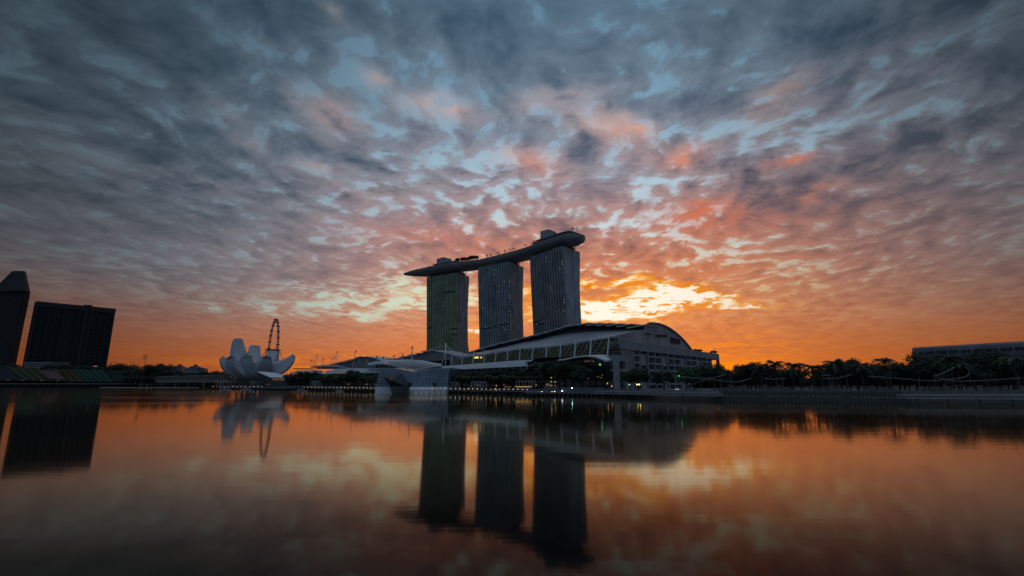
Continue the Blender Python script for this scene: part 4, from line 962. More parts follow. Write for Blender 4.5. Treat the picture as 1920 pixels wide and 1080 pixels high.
# grandstand
gs = empty('floating_stage_stand', WY(125,700,960), 'long spectator stand with blue, yellow, red, teal and green seat blocks', 'grandstand')
def gz(x, y): return x/7.385, 670 + y/7.385
secs = [('seat_block_blue', (.018,.021,.030), (-60,100,62,130), (-260,318,330,318)), ('seat_block_yellow', (.060,.060,.018), (62,125,545,150), (330,318,760,330)),
 ('seat_block_yellow', (.045,.050,.020), (550,150,820,158), (765,330,950,335)), ('seat_block_orange', (.070,.048,.020), (822,160,955,162), (952,335,1190,338)),
 ('seat_block_teal', (.022,.075,.052), (958,162,1420,175), (1195,338,1570,342)), ('seat_block_green', (.008,.020,.015), (1425,178,1870,178), (1575,342,1905,330))]
Yb, Yt = 945., 985.
for j, (nm, cc, tpx_, bpx) in enumerate(secs):
    tl, tr = WY(*gz(tpx_[0],tpx_[1]),Yt), WY(*gz(tpx_[2],tpx_[3]),Yt); bl_, br_ = WY(*gz(bpx[0],bpx[1]),Yb), WY(*gz(bpx[2],bpx[3]),Yb)
    b = MB(); nr_ = 18; rows_ = []
    for i in range(nr_):
        f, f2 = i/nr_, (i+1)/nr_
        l0, r0_ = bl_.lerp(tl, f), br_.lerp(tr, f); l1, r1_ = bl_.lerp(tl, f2), br_.lerp(tr, f2)
        rows_ += [[l0, r0_], [Vector((l0.x,l0.y,l1.z)), Vector((r0_.x,r0_.y,r1_.z))], [l1, r1_]]
    b.grid(rows_); b.build('seat_block', mat(nm+'_%d'%j, cc, .7, var=.35, scale=.4), gs)['label'] = nm.split('_')[-1] + ' block of seats'
    na = {0:0,1:3,2:1,3:1,4:4,5:0}[j]
    for i in range(na+1):
        f = (i+.02)/(na+1) if na else 0.0; t_ = tl.lerp(tr, f); b_ = bl_.lerp(br_, f); MB().tube([b_+Vector((0,-.5,.6)), t_+Vector((0,-.5,.6))], .8, 4).build('aisle', ofd, gs)
rl, rr_ = WY(*gz(550,195),Yb+22), WY(*gz(790,200),Yb+22); q1, q2 = WY(*gz(930,325),Yb), WY(*gz(690,300),Yb)
b = MB(); off = Vector((0,-1.6,1.2)); b.grid([[q2+off, q1+off],[rl+off, rr_+off]]); b.build('seat_block', mat('seat_block_red',(.05,.006,.012),.7,var=.5,scale=.3), gs)['label'] = 'red block of seats'
tl, tr = WY(*gz(-60,100),Yt+1), WY(*gz(1870,176),Yt+1)
b = MB(); b.prism([Vector((tl.x,Yt+1,0)), Vector((tr.x,Yt+1,0)), Vector((tr.x,Yt+6,0)), Vector((tl.x,Yt+6,0))], 3.3, min(tl.z,tr.z)-1.5); b.build('rear_wall', ofd, gs)
fl, fr_ = WY(*gz(-260,322),Yb-1), WY(*gz(1905,345),Yb-1)
b = MB(); b.prism([Vector((fl.x,Yb-6,0)), Vector((fr_.x,Yb-6,0)), Vector((fr_.x,Yb-.5,0)), Vector((fl.x,Yb-.5,0))], 0.5, 6.); b.build('front_wall', ofd, gs)
b = MB(); b.tube([Vector((fl.x,Yb-6.5,6.4)), Vector((fr_.x,Yb-6.5,6.4))], .3, 4)
for i in range(60): x = fl.x+(fr_.x-fl.x)*i/59; b.tube([(x,Yb-6.5,5.2),(x,Yb-6.5,6.4)],.15,3)
b.build('front_rail', conc, gs)
for x in (28,65,95,1): 
    p = WY(x+14,713.2,Yb-8); MB().box(p,(5,1,.8)).build('white_board', white, gs)
# pontoon line and low quay at left
pn = empty('floating_platform', WZ(160,725.5,0), 'long flat dark floating platform in front of the seating stand', 'platform')
MB().box((-800, 905, .9), (560, 60, 2.4)).build('deck', ofd, pn)
pc = MB().box((WY(280,724.9,830).x, 830, .25), (WY(375,725,830).x-WY(190,725,830).x, 2.2, .7)).build('pontoon', mat('pale_float',(.50,.42,.36),.6)); tag(pc, 'thin pale pontoon floating on the water left of the museum', 'pontoon')

# floodlight mast and poles
fm_ = empty('floodlight_mast', WY(269,712,900), 'tall stadium floodlight mast with square lamp panel left of the villas', 'floodlight')
top_ = WY(272.3,674,900); fm_.location = (top_.x, 900, 3.3)
MB().tube([(top_.x,900,3.3), (top_.x,900,top_.z)], .55, 6, .35).build('pole', dkmetal, fm_)
b = MB(); p = WY(272.3,669.5,900); 
for i in range(5): b.box((p.x,900,p.z-3.6+i*1.8),(7.6,.6,.35))
for i in range(5): b.box((p.x-3.6+i*1.8,899.6,p.z),(.3,.4,7.8))
b.build('lamp_panel', dkmetal, fm_)
for x, yt, lbx in ((217,678.5,'leftmost thin mast right of the slab hotel, with short crossbar'),(208.5,680,'faint thin mast close to the slab hotel edge'),(246.5,679.5,'thin mast with T shaped head left of the floodlight'),(253,681,'faint thin mast just left of the floodlight'),(261,684,'bare short pole beside the floodlight mast')):
    p = WY(x,yt,920); r0 = empty('street_mast', (p.x,920,3.3), lbx, 'mast', 'thin masts behind the seating stand')
    MB().tube([(p.x,920,3.3),(p.x,920,p.z)], .35, 5, .22).build('pole', dkmetal, r0); MB().box((p.x,920,p.z),(3.4 if x<260 else .8,.5,.5)).build('crossbar', dkmetal, r0)
# villas on the left skyline
for i, (xl, xr, yr, yb, lbx) in enumerate(((288.5,304,683,695,'left villa block with dark hip roof, partly behind trees'),(323,338,684,695,'middle pale villa block with hip roof and cupola'),(352,369,684.5,697,'right pale villa block with the widest hip roof'),(370,381,689.5,697,'lowest villa block with small hip roof at the row end'),(340,349,689.5,697,'small villa block between the middle and right blocks'))):
    Yv = 1000+i*6; a = WY(xl,yb,Yv); c = WY(xr,yb,Yv); ze = WY(xl,yr+5,Yv).z if xr-xl>12 else WY(xl,yr+3,Yv).z; zr = WY(xl,yr,Yv).z; m_ = (a+c)/2
    r0 = empty('villa_block', (m_.x,Yv+8,3.3), lbx, 'building', 'hip roofed blocks on the left skyline')
    MB().prism([Vector((a.x,Yv,0)),Vector((c.x,Yv,0)),Vector((c.x,Yv+16,0)),Vector((a.x,Yv+16,0))], 3.3, ze).build('walls', mat('villa_render',(.16,.19,.21),.8,var=.2,scale=.3), r0)
    b = MB(); o=1.2; b.add([(a.x-o,Yv-o,ze),(c.x+o,Yv-o,ze),(c.x+o,Yv+16+o,ze),(a.x-o,Yv+16+o,ze),(m_.x-2,Yv+8,zr),(m_.x+2,Yv+8,zr)],[(0,1,5,4),(1,2,5),(2,3,4,5),(3,0,4),(0,3,2,1)]); rf_ = b.build('roof', mat('villa_roof',(.05,.03,.03),.8), r0)
    if xr-xl>12: MB().box((m_.x,Yv+8,zr+.3),(4,4,2.4)).build('cupola', mat('villa_roof',(.05,.03,.03),.8), rf_)
    for k_ in range(3):
        x = a.x+(c.x-a.x)*(k_+.5)/3; MB().box((x,Yv-.1,ze-3.5),(1.6,.4,1.8)).build('window', black, r0)

# double-helix footbridge and far quay on the left
hb_ = empty('helix_bridge', WY(350,712,760), 'dark tubular footbridge with twisted railings left of the museum', 'bridge')
s_a, s_b = WY(296,713,900), WY(432,710,690); s_a.z = s_b.z = 12.
MB().tube([s_a, s_b], 1.1, 4).build('deck', dkmetal, hb_)
dv = (s_b - s_a); ln = dv.length; dv.normalize(); sv = Vector((-dv.y, dv.x, 0))
for ph in (0, math.pi, math.pi/2, 3*math.pi/2):
    MB().tube([s_a + dv*(ln*i/120) + sv*5.5*math.cos(i*.42+ph) + Vector((0,0,2+5.5*math.sin(i*.42+ph))) for i in range(121)], .32, 4).build('helix_tube', mat('helix_steel',(.13,.135,.145),.4,.4), hb_)
for i in range(5): p = s_a.lerp(s_b,(i+.5)/5); MB().tube([(p.x,p.y,-1),(p.x,p.y,12)],1.0,6).build('pier', dkmetal, hb_)
fq = MB()
b = MB().prism([Vector((-430,850,0)),Vector((-322,790,0)),Vector((-340,705,0)),Vector((-400,720,0))][::1], -3, 3.2)

# ------------------------------------------------------------------ promenade edge, lamps, railings
qe = MB(); sh = [G(-20,17),G(60,18),G(250,21),G(385,20),G(470,14),G(560,4)]
for a, c in zip(sh, sh[1:]):
    d = (c-a); nr = Vector((-d.y,d.x,0)).normalized(); nr = nr if nr.dot(E) < 0 else -nr
    pts = [a, c, c+nr*5, a+nr*5]
    if (pts[1]-pts[0]).cross(pts[2]-pts[1]).z < 0: pts = pts[::-1]
    qe.prism(pts, 1.3, 2.3)
qe.build('promenade', stone)['kind'] = 'structure'
wk = empty('quay_walkway', (sh[2].x, sh[2].y, 0), 'low dark fender walkway on piles along the arcade promenade edge', 'walkway')
for a, c in zip(sh, sh[1:]):
    d = (c-a); nr = -E
    MB().tube([a - E*5.3 + Vector((0,0,1.7)), c - E*5.3 + Vector((0,0,1.7))], .3, 4).build('fender_beam', dkmetal, wk)
    nseg = max(2, int(d.length/6.5))
    for i in range(nseg): p = a.lerp(c, i/nseg) + nr*5.3; MB().tube([(p.x,p.y,-1.5),(p.x,p.y,1.6)], .35, 5).build('pile', dkmetal, wk)
lamp0 = empty('bollard_lamp', (0,0,0), 'x', 'lamp')
MB().tube([(0,0,0),(0,0,.75)], .10, 6).build('post', dkmetal, lamp0); MB().box((0,0,.98),(.34,.34,.3)).build('lamp_head', warml, lamp0)
KIDS[lamp0.name] = list(lamp0.children); first = [True]
def lamp(loc, label, group, sc_=1):
    if first[0]: o = lamp0; first[0] = False; o.location = loc; o.scale = (sc_,)*3
    else: o = copytree(lamp0, loc, 0, sc_)
    tag(o, label, 'lamp', group); return o
x = 405.
while x < 1030:
    if not (486 < x < 548 or 700 < x < 770):
        if x < 700: p = WZ(x, 725.9 + (x-405)*.0125, 2.3)
        else: p = WZ(x, 730.3 + max(0,(x-845))*.012, 2.3)
        s_, t_ = ST(p); base = interp([(-20,17),(60,18),(250,21),(385,20),(470,14),(560,4)], s_); p = G(s_, base-4.2, 2.3)
        if 770 <= x <= 838: p = Vector((WY(x,731,Yc-7).x, Yc-7, za+.18))
        grp = 'museum quay' if x < 486 else ('arcade quay left of the crystal pavilion' if x < 700 else ('crystal pavilion jetty' if x <= 838 else 'arcade quay right of the crystal pavilion'))
        lamp(p, 'small glowing bollard lamp on the ' + grp, 'lamps on the ' + grp, random.uniform(.8,1.15))
    x += 6.2 + (x-400)*.004
for (x, y, lb_, m_) in ((1011.5,735.5,'left of two bright white lamps at the event plaza edge',whitel),(1016.5,735,'right of two bright white lamps at the event plaza edge',whitel),(1037,736,'lowest of three warm lamps clustered on the plaza edge',warml),(1035,734.8,'left upper warm lamp of three on the plaza edge',warml),(1040,734.2,'right upper warm lamp of three on the plaza edge',warml),
   (1072.7,727.5,'single bright cyan-white lamp on the plaza steps',cyanl),(1196.5,721,'bright yellow lamp under the round tree before the podium',yell),(1181,720.8,'small white lamp left of the yellow lamp before the podium',whitel),(1054,733,'small white lamp at the right of the plaza edge',whitel),(1270,731,'x',None)):
    if m_ is None: continue
    p = WY(x, y, 288 if y > 725 else 300); r0 = empty('plaza_lamp', (p.x,p.y,3.3 if p.z > 3.9 else 1.6), lb_, 'lamp')
    zb = r0.location.z
    MB().tube([(p.x,p.y,zb),(p.x,p.y,p.z)], .10, 5).build('post', dkmetal, r0); s_ = .55 if m_ is not yell else 1.0
    MB().box(p,(s_ if m_ is not yell else 1.9,.5,.55)).build('lamp_head', m_, r0)
# pergola frames
mat('pergola_white', (.30,.31,.32), .6)
def pergola(px0, px1, ytop, ybot, Y, nb, lb_, parent=None):
    a, c = WY(px0,ytop,Y), WY(px1,ytop,Y); zt_ = a.z; zb = max(2.3, WY(px0,ybot,Y).z)
    r0 = empty('pergola', ((a.x+c.x)/2,Y+2,zb), lb_, 'pergola', 'white frame pergolas on the promenade')
    for i in range(nb+1):
        x = a.x+(c.x-a.x)*i/nb
        for dy in (0,5): MB().box((x,Y+dy,(zt_+zb)/2),(.28,.28,zt_-zb)).build('post', MAT['pergola_white'], r0)
    b = MB()
    for dy in (0,5): b.box(((a.x+c.x)/2,Y+dy,zt_+.16),(c.x-a.x+.3,.3,.3))
    for i in range(nb*2+1): x = a.x+(c.x-a.x)*i/(nb*2); b.box((x,Y+2.5,zt_+.42),(.14,5.6,.2))
    b.build('top_frame', MAT['pergola_white'], r0)
pergola(884,911,716.5,727,342,5,'white frame pergola, left of the two in front of the palms'); pergola(968.5,1003,715.3,727,318,6,'white frame pergola, right of the two, next to the event plaza')
pergola(843,860,717,726,366,4,'small white pergola just right of the crystal pavilion'); pergola(404,450,715.5,724,640,9,'long low pergola in front of the museum petals'); pergola(470,488,716,724,628,4,'short pergola between museum and dark pavilion')
pergola(583,600,715,724,480,5,'faint pergola among trees left of the arcade quay')
# event plaza terraces
ep = empty('event_plaza', tuple(WY(1080,735,283)[:2])+(1.5,), 'pale stepped waterside plaza jutting out before the arched canopy', 'plaza')
def qz(x0,x1,yb,Y,z0,z1,dep,nm,m_):
    a, c = WY(x0,730,Y), WY(x1,730,Y); MB().prism([Vector((a.x,Y,0)),Vector((c.x,Y-(c.x-a.x)*.35,0)),Vector((c.x,Y+dep,0)),Vector((a.x,Y+dep,0))], z0, z1).build(nm, m_, ep)
qz(985,1115,0,288,1.2,2.2,30,'lower_deck',stone); qz(1052,1128,0,290,2.2,4.6,22,'upper_step',stone); qz(1022,1046,0,298,2.2,5.6,8,'stage_block',stone); qz(1010,1052,0,296,2.2,3.2,8,'bench_row',stone)
b = MB()
for i in range(16): p = WY(990+i*8,741,285); b.tube([(p.x,286-i*1.1+1.5,-1.5),(p.x,286-i*1.1+1.5,1.2)],.35,5)
b.build('piles', dkmetal, ep)
# shade umbrellas and small kiosk glow
for (x,y,w_,m_,lb_) in ((952,727,2.2,signf,'amber-lit kiosk roof left of the right pergola'),(981,727.6,5,signf,'row of amber-lit tables below the right pergola')):
    p = WY(x,y,322); r0 = empty('cafe_kiosk',(p.x,p.y,3.3),lb_,'kiosk'); MB().box((p.x,p.y,3.3+.7),(w_*1.6,1.4,1.4)).build('counter',concd,r0); MB().box((p.x,p.y,4.95),(w_*2.2,2.4,.3)).build('roof',MAT['lit_amber'] if w_>3 else signf,r0)
    for sx in (-1,1): MB().box((p.x+sx*w_*.7,p.y,4.3),(.12,.12,1.1)).build('post',dkmetal,r0)
# lamp posts with warm globes on the plaza
for x,yt,n_ in ((1033.5,707,'lamp column with stacked warm lanterns, left of the big plaza tree'),(1041,715,'lamp column with a tiny warm lantern beside a plaza kiosk'),(1055,718,'lamp column with pale blue sign at the plaza back'),(930.5,722,'single warm lantern post between the two pergolas')):
    p = WY(x,yt,305); r0 = empty('lamp_column',(p.x,p.y,3.3),n_,'lamp post'); MB().tube([(p.x,p.y,3.3),(p.x,p.y,p.z)],.14,6).build('pole',dkmetal,r0)
    for k_ in range(2 if yt>710 else 4): MB().box((p.x,p.y,p.z-.4-k_*2.4),(.55,.55,.6)).build('lantern',signg if x!=1055 else whitem,r0)

# jetties right of the plaza
def jetty(pxl, pxr, yf, lbx, piles, zt=3.0):
    a, c = WZ(pxl[0],pxl[1],0), WZ(pxr[0],pxr[1],0); a.z=c.z=0
    r0 = empty('jetty',((a.x+c.x)/2,(a.y+c.y)/2,0),lbx,'jetty','concrete jetties on the right quay')
    d = c-a; n_ = Vector((-d.y,d.x,0)).normalized(); n_ = n_ if n_.y>0 else -n_
    MB().prism([a,c,c+n_*7,a+n_*7],1.7,2.1).build('lower_edge',concd,r0); MB().prism([a+n_*.7,c+n_*.7,c+n_*7,a+n_*7],2.1,2.75).build('deck',stone,r0)
    MB().prism([a+n_*1.6,c+n_*1.6,c+n_*7,a+n_*7],2.75,3.1).build('upper_edge',concd,r0)
    for i in range(piles):
        p = a.lerp(c,(i+.4)/piles)+n_*1.5; MB().tube([(p.x,p.y,-2),(p.x,p.y,1.7)],.32,7).build('pile',stone,r0)
    b = MB(); nn_ = int(d.length/1.8)
    for i in range(nn_+1): p = a.lerp(c,i/nn_)+n_*2.0; b.tube([(p.x,p.y,3.1),(p.x,p.y,4.15)],.04,4)
    for z in (3.45,3.8,4.15): b.tube([(a+n_*2).x and (a.x+n_*2*1).xyz if False else Vector((a.x,a.y,z))+n_*2, Vector((c.x,c.y,z))+n_*2],.035 if z<4 else .06,4)
    b.build('railing',mat('rail_steel',(.16,.165,.175),.5,.3),r0)
jetty((1112,744.6),(1352,751),0,'long jetty with pale edge below the exhibition podium',6)
jetty((1702,757),(2010,759.5),0,'jetty with pale edge at the right end of the sea wall',5)
# sea wall with small recessed markers
swa, swc = WZ(1350,751,0), WZ(1712,755.5,0); swa.z=swc.z=0
sw = empty('sea_wall',((swa.x+swc.x)/2,(swa.y+swc.y)/2,0),'sloping dark stone sea wall with a row of small pale markers','sea wall')
n_ = Vector((-(swc-swa).y,(swc-swa).x,0)).normalized(); n_ = n_ if n_.y>0 else -n_
a,c = swa,swc
b = MB(); b.add([a+Vector((0,0,-2)),c+Vector((0,0,-2)),c+n_*3+Vector((0,0,3.8)),a+n_*3+Vector((0,0,3.8)),a+n_*9+Vector((0,0,3.8)),c+n_*9+Vector((0,0,3.8))],[(0,1,2,3),(3,2,5,4)]); b.build('stone_slope',mat('slope_stone',(.018,.019,.022),.85,var=.25,scale=.6,bump=.4),sw)
MB().prism([a+n_*3.2,c+n_*3.2,c+n_*4,a+n_*4],3.8,4.25).build('coping',stone,sw)
for i in range(44):
    if i in (10,11,30,31): continue
    p = a.lerp(c,(i+1)/46)+n_*1.75+Vector((0,0,1.85)); MB().box(p,(.22,.3,.26)).build('marker',mat('marker_white',(.55,.57,.6),.6),sw)
# railings behind the wall and along the right quay
rlg = MB(); a2,c2 = swa+n_*4.6, WZ(2010,757,0)+n_*7.5; a2.z=c2.z=0; ln_=(c2-a2).length; k_=int(ln_/2.2)
for i in range(k_+1): p=a2.lerp(c2,i/k_); rlg.tube([(p.x,p.y,3.3),(p.x,p.y,4.9)],.05,4)
for z in (4.2,4.9): rlg.tube([Vector((a2.x,a2.y,z)),Vector((c2.x,c2.y,z))],.05,4)
tag(rlg.build('quay_railing',MAT['rail_steel']),'thin steel railing running along the top of the right quay','railing')
rl2 = MB(); pts=[G(-60,8),G(-20,19),G(10,19)]
for pa_,pb_ in zip(pts,pts[1:]):
    k_=int((pb_-pa_).length/2)
    for i in range(k_+1): p=pa_.lerp(pb_,i/k_); rl2.tube([(p.x,p.y,3.3),(p.x,p.y,4.5)],.05,4)
    rl2.tube([Vector((pa_.x,pa_.y,4.5)),Vector((pb_.x,pb_.y,4.5))],.05,4)
tag(rl2.build('plaza_railing',MAT['rail_steel']),'steel railing behind the long jetty below the podium','railing')
hdg = MB(); rr = random.Random(3); vs=[];fs=[]
for _ in range(9000):
    f=rr.random(); p=a2.lerp(c2,f)+n_*rr.uniform(9,16); p.z=3.3+rr.random()**1.4*(1.5+.8*math.sin(f*37)); s=rr.uniform(.15,.42); k=len(vs); u=Vector((rr.gauss(0,1),rr.gauss(0,1),rr.gauss(0,1))).normalized(); v=u.orthogonal()
    vs+=[p-u*s,p-v*s*.6,p+u*s,p+v*s*.6]; fs.append((k,k+1,k+2,k+3))
tag(hdg.add(vs,fs).build('shrubbery',leafc),kind='stuff')

# suspended tube artwork on slim posts
tubes = [([(1262,705),(1275,706),(1300,709),(1318,710),(1335,709),(1352,704.5),(1362,702)],215,'tube loop at the left, its lit tip over the podium trees'),
 ([(1330,711),(1345,712.5),(1360,715.5),(1376,716.5),(1392,714.5),(1408,709.5)],208,'second tube sag from the left, under the first round tree'),
 ([(1432,709.5),(1445,711),(1458,711),(1472,709)],206,'short tube segment between the first palms'),
 ([(1541,704),(1557,703.5)],204,'very short straight tube piece behind palms'),([(1543,710),(1560,710),(1570,709.6),(1582,706),(1597,702.5)],203,'tube segment curling up right of the thin leaning posts'),
 ([(1628,705.5),(1650,707),(1680,709),(1715,712.5),(1745,714),(1765,712.5),(1800,709),(1812,706.5),(1819,699),(1817,692),(1809,689)],196,'longest tube with a hooked right end'),
 ([(1789,689.5),(1775,696),(1760,703.5),(1750,704.5),(1766,711),(1785,714),(1810,715),(1850,713.3),(1915,709)],194,'crossing tube that starts behind the palm and runs to the right edge')]
for pts_, Y_, lb_ in tubes:
    w_ = [WY(x,y,Y_+random.uniform(0,1)) for x,y in pts_]
    # smooth
    for _ in range(2): w_ = [w_[0]] + [q_ for a_,c_ in zip(w_,w_[1:]) for q_ in (a_.lerp(c_,.25),a_.lerp(c_,.75))] + [w_[-1]]
    r0 = empty('suspended_tube',(w_[0].x,w_[0].y,3.3),lb_,'tube sculpture','pale suspended tubes along the right quay')
    MB().tube(w_,.15,6).build('tube',mat('pale_tube',(.14,.142,.145),.4,.2),r0)
    for f in (.2,.75):
        p=w_[int(len(w_)*f)]; MB().tube([(p.x,p.y+.3,3.3),(p.x,p.y+.1,p.z+.8)],.11,5,.08).build('post',stone,r0)
p=WY(1273,704.8,215); MB().box(p,(.4,.4,.4)).build('tip_light',greenl,[o for o in bpy.data.objects if o.name.startswith('suspended_tube') and o.parent is None][0])
for x,yt,xb,lb_ in ((1277.5,708,1279,'tall slim lamp post at the podium trees'),(1314,704,1314,'slim pale post left of the round tree'),(1329.5,709,1333,'slightly leaning pale post right of it'),(1371,710,1370,'pale post beside the first sag'),(1353.5,700,1353,'tall post with double lamp arms'),(1467,708,1469,'leaning thin post between palms'),(1560.5,703,1563,'pair of thin leaning posts, left'),(1509,691,1509,'dark post with short crossbar against the orange gap'),(1723,704,1724,'short pale post below the tube'),(1751.5,697,1753,'tall pale post at the tube crossing'),(1818,705,1822,'leaning pale post below the hook'),(1846,700,1852,'leaning pale post right of the hook'),(1909,705,1912,'pale post near the right edge')):
    a_=WY(xb,732,200); c_=WY(x,yt,200); r0=empty('slim_post',(a_.x,a_.y,3.3),lb_,'post','slim posts along the right quay')
    MB().tube([(a_.x,a_.y,3.3),c_],.13,6,.08).build('pole',stone if x!=1509 else dkmetal,r0)
    if x in (1353.5,): MB().tube([c_-Vector((1,0,-.2)),c_+Vector((1,0,.2))],.08,4).build('lamp_arm',concd,r0)
    if x==1509: MB().box((c_.x,c_.y,c_.z-2.5),(3.6,.15,.15)).build('crossbar',dkmetal,r0)

# curved long building at the far right
rb_ = empty('curved_gallery', WY(1820,690,430), 'long grey building with rounded roof edge and a row of windows behind the right trees', 'building')
Ya, Yb2 = 470., 372.
prof = [(0,-14,0),(0,0,0)]
def rbp(u, dy, z): x0=WY(1709,655,Ya); x1=WY(2010,640,Yb2); p=Vector((x0.x,Ya,0)).lerp(Vector((x1.x,Yb2,0)),u); d=Vector((x1.x-x0.x,Yb2-Ya,0)).normalized(); nn_=Vector((-d.y,d.x,0)); return p+nn_*dy+Vector((0,0,z))
ztop = WY(1711,651,Ya).z
rows_=[]
for dy,z in ((3,3.3),(1.2,12),(.2,20),(0,ztop-9),(.2,ztop-5),(1,ztop-2),(2.6,ztop-.4),(5,ztop),(26,ztop)):
    rows_.append([rbp(u/20,dy,z) for u in range(21)])
galm = glassgrid('gallery_cladding',(.085,.098,.12),(.094,.107,.13),(.058,.067,.08),3.4,9.,.08,.5,.3)
MB().grid(rows_).build('curved_front',galm,rb_); MB().grid([[rbp(0,26,3.3),rbp(0,26,ztop)],[rbp(0,12,3.3),rbp(0,12,ztop)],[rbp(0,5,3.3),rbp(0,5,ztop)],[rbp(0,1.5,3.3),rbp(0,1.5,ztop-2)],[rbp(0,.2,3.3),rbp(0,.2,ztop-6)]]).build('end_wall',galm,rb_)
for i in range(22):
    u=.055+i*.042 + (.006 if i%2 else 0); 
    if u>.98: break
    q_=[rbp(u,-.12,ztop-8),rbp(u+.030,-.12,ztop-8),rbp(u+.030,.05,ztop-4.9),rbp(u,.05,ztop-4.9)]
    MB().slab([[q_[0],q_[1]],[q_[3],q_[2]]],(0,.25,0)).build('window',black,rb_)
MB().slab([[rbp(.42,-.3,ztop-22),rbp(1,-.3,ztop-22)],[rbp(.42,-.3,ztop-16),rbp(1,-.3,ztop-16)]],(0,.2,0)).build('pale_band',mat('band_blue',(.09,.11,.14),.5,.2),rb_)

# ------------------------------------------------------------------ boats
def boat(loc, L_, lb_, rz):
    r0 = empty('small_boat', loc, lb_, 'boat', 'small white boats moored by the quay')
    h_ = MB(); rows_=[]
    for i in range(9):
        f=i/8; hw=.18*L_*math.sin(math.pi*min(1,.22+f*.78))**.6; x=(f-.5)*L_
        rows_.append([(x,-hw,1.0),(x,-hw*.8,.2),(x,0,-.35),(x,hw*.8,.2),(x,hw,1.0)])
    h_.grid([[Vector(v)+r0.location for v in r] for r in rows_]); h_.build('hull',white,r0,True)
    MB().box(r0.location+Vector((0,0,.9)),(L_*.8,L_*.26,.12)).build('deck',conc,r0); MB().box(r0.location+Vector((-.05*L_,0,1.5)),(L_*.42,L_*.24,1.0)).build('cabin',shopg,r0)
    MB().box(r0.location+Vector((-.05*L_,0,2.15)),(L_*.56,L_*.30,.22)).build('roof',white,r0); r0.rotation_euler=(0,0,rz)
boat(WZ(422,731.2,0),11,'leftmost white boat with canopy moored before the museum',.2); boat(WZ(462,731.4,0),10,'middle white boat moored in front of the museum columns',-.1); boat(WZ(565,734.2,0),10,'white boat moored right of the dark pavilion, by the bright quay',.3)
bb_ = WZ(636,734.8,0); boat(bb_,6,'smallest boat, low in the dark water below the arcade quay',.1)

# ------------------------------------------------------------------ parked vehicles seen under the trees
def car(px, Y, lb_, lights, rz=0.25, colr='car_grey'):
    p=WY(px,730,Y); r0=empty('parked_car',(p.x,Y,3.3),lb_,'car','cars on the road behind the right quay')
    pr_=[(-2.2,.35),(2.2,.35),(2.2,.85),(1.3,.98),(.75,1.45),(-1.2,1.45),(-1.9,.95),(-2.2,.9)]
    b=MB(); n=len(pr_); vs=[Vector((x,-.85,z))+r0.location for x,z in pr_]+[Vector((x,.85,z))+r0.location for x,z in pr_]; b.add(vs,[tuple(range(n)),tuple(range(n,2*n))[::-1]]+[(i,i+n,(i+1)%n+n,(i+1)%n) for i in range(n)])
    b.build('body',mat(colr,(.35,.36,.38) if colr=='car_grey' else (.06,.06,.07),.3,.3),r0)
    b=MB(); b.box(r0.location+Vector((-.2,0,1.2)),(1.9,1.74,.36)); b.build('windows',black,r0)
    for sx in (-1.35,1.35):
        for sy in (-.8,.8): MB().tube([r0.location+Vector((sx,sy-.1,.33)),r0.location+Vector((sx,sy+.1,.33))],.33,10).build('wheel',black,r0)
    if lights:
        for sy in (-.6,.6): MB().box(r0.location+Vector((2.22,sy,.7)),(.08,.3,.2)).build('headlight',whitel,r0)
    r0.rotation_euler=(0,0,rz)
car(1268,262,'car facing the water with both headlights on, left of the others',True,-1.75,'car_dark'); car(1290,266,'pale car parked right of the car with headlights',False,.2); car(1301,268,'second pale car parked under the podium trees',False,.2); car(1345,262,'pale car partly hidden behind the tall double-arm post',False,.1); car(1386,262,'pale car under the big round tree',False,.1)

# ------------------------------------------------------------------ trees
for i,(x,y,Y,kd,wd) in enumerate(((549,701,520,'dense',1.2),(558,699,512,'dense',1.1),(566,697,508,'tall',1.2),(575,694.5,505,'round',1.1),(586,697,500,'dense',1.1),(597,701,494,'round',1.2),(608,702,488,'tall',1.3),(620,702,482,'round',1.2),(632,701.5,476,'tall',1.4),(644,701.5,470,'round',1.2),
    (670,700.5,462,'round',1.2),(681,700,458,'tall',1.4),(692,703,454,'round',1.1))):
    tree_at(kd,x,y,Y,'dark bushy tree in the row between the dark pavilion and the crystal pavilion','row of trees along the left arcade quay',wd)
tree_at('round',660.5,690,455,'taller round-topped tree standing out in front of the short white vault',None,.95)
for i,(x,y) in enumerate(((848,699),(858,701),(868,699),(878,700),(888,699),(898,698),(908,700),(918,694.5),(928,695),(938,694),(948,695),(958,695.5),(967,696),(977,695),(986,694))):
    tree_at(('tall','round','dense')[i%3],x,y,392-(x-848)*.28,'one of the clipped green trees in the row under the long white vault','row of trees under the long white vault',1.25)
for x,y in ((1001,681),(1012,684),(992,692),(1021,690)):
    tree_at('palm',x,y,322,'tall shaggy palm in the group left of the plaza tree','palm group beside the event plaza',1.25)
tree_at('round',1032,672,325,'large round tree above the palms, left of the arched canopy',None,1.0); tree_at('round',1047,673,318,'large spreading tree touching the left end of the arched canopy',None,.9)
tree_at('dense',1072,677.5,306,'dense tree in front of the arched canopy, left one',None,1.15); tree_at('round',1088,680,300,'dense tree in front of the arched canopy, right one',None,1.1)
tree_at('round',1195,686,262,'round tree between the concrete frame and the first stair bays',None,1.05); tree_at('round',1180,692,266,'smaller round tree leaning against the concrete frame',None,.9)
tree_at('round',1243,692,258,'round tree alone before the middle stair bays',None,1.15); tree_at('tall',1284,692.5,254,'left tree of the bright green clump before the podium',None,1.35); tree_at('tall',1298,688.5,256,'right tree of the bright green clump before the podium',None,1.35)
tree_at('wide',1336,683,262,'broad dark tree under the open end of the podium',None,.9); tree_at('dense',1352,692,258,'dark tree at the right edge of the podium',None,1.0)
tree_at('sparse',1367,690,300,'thin open tree in the orange gap right of the podium',None,.9)
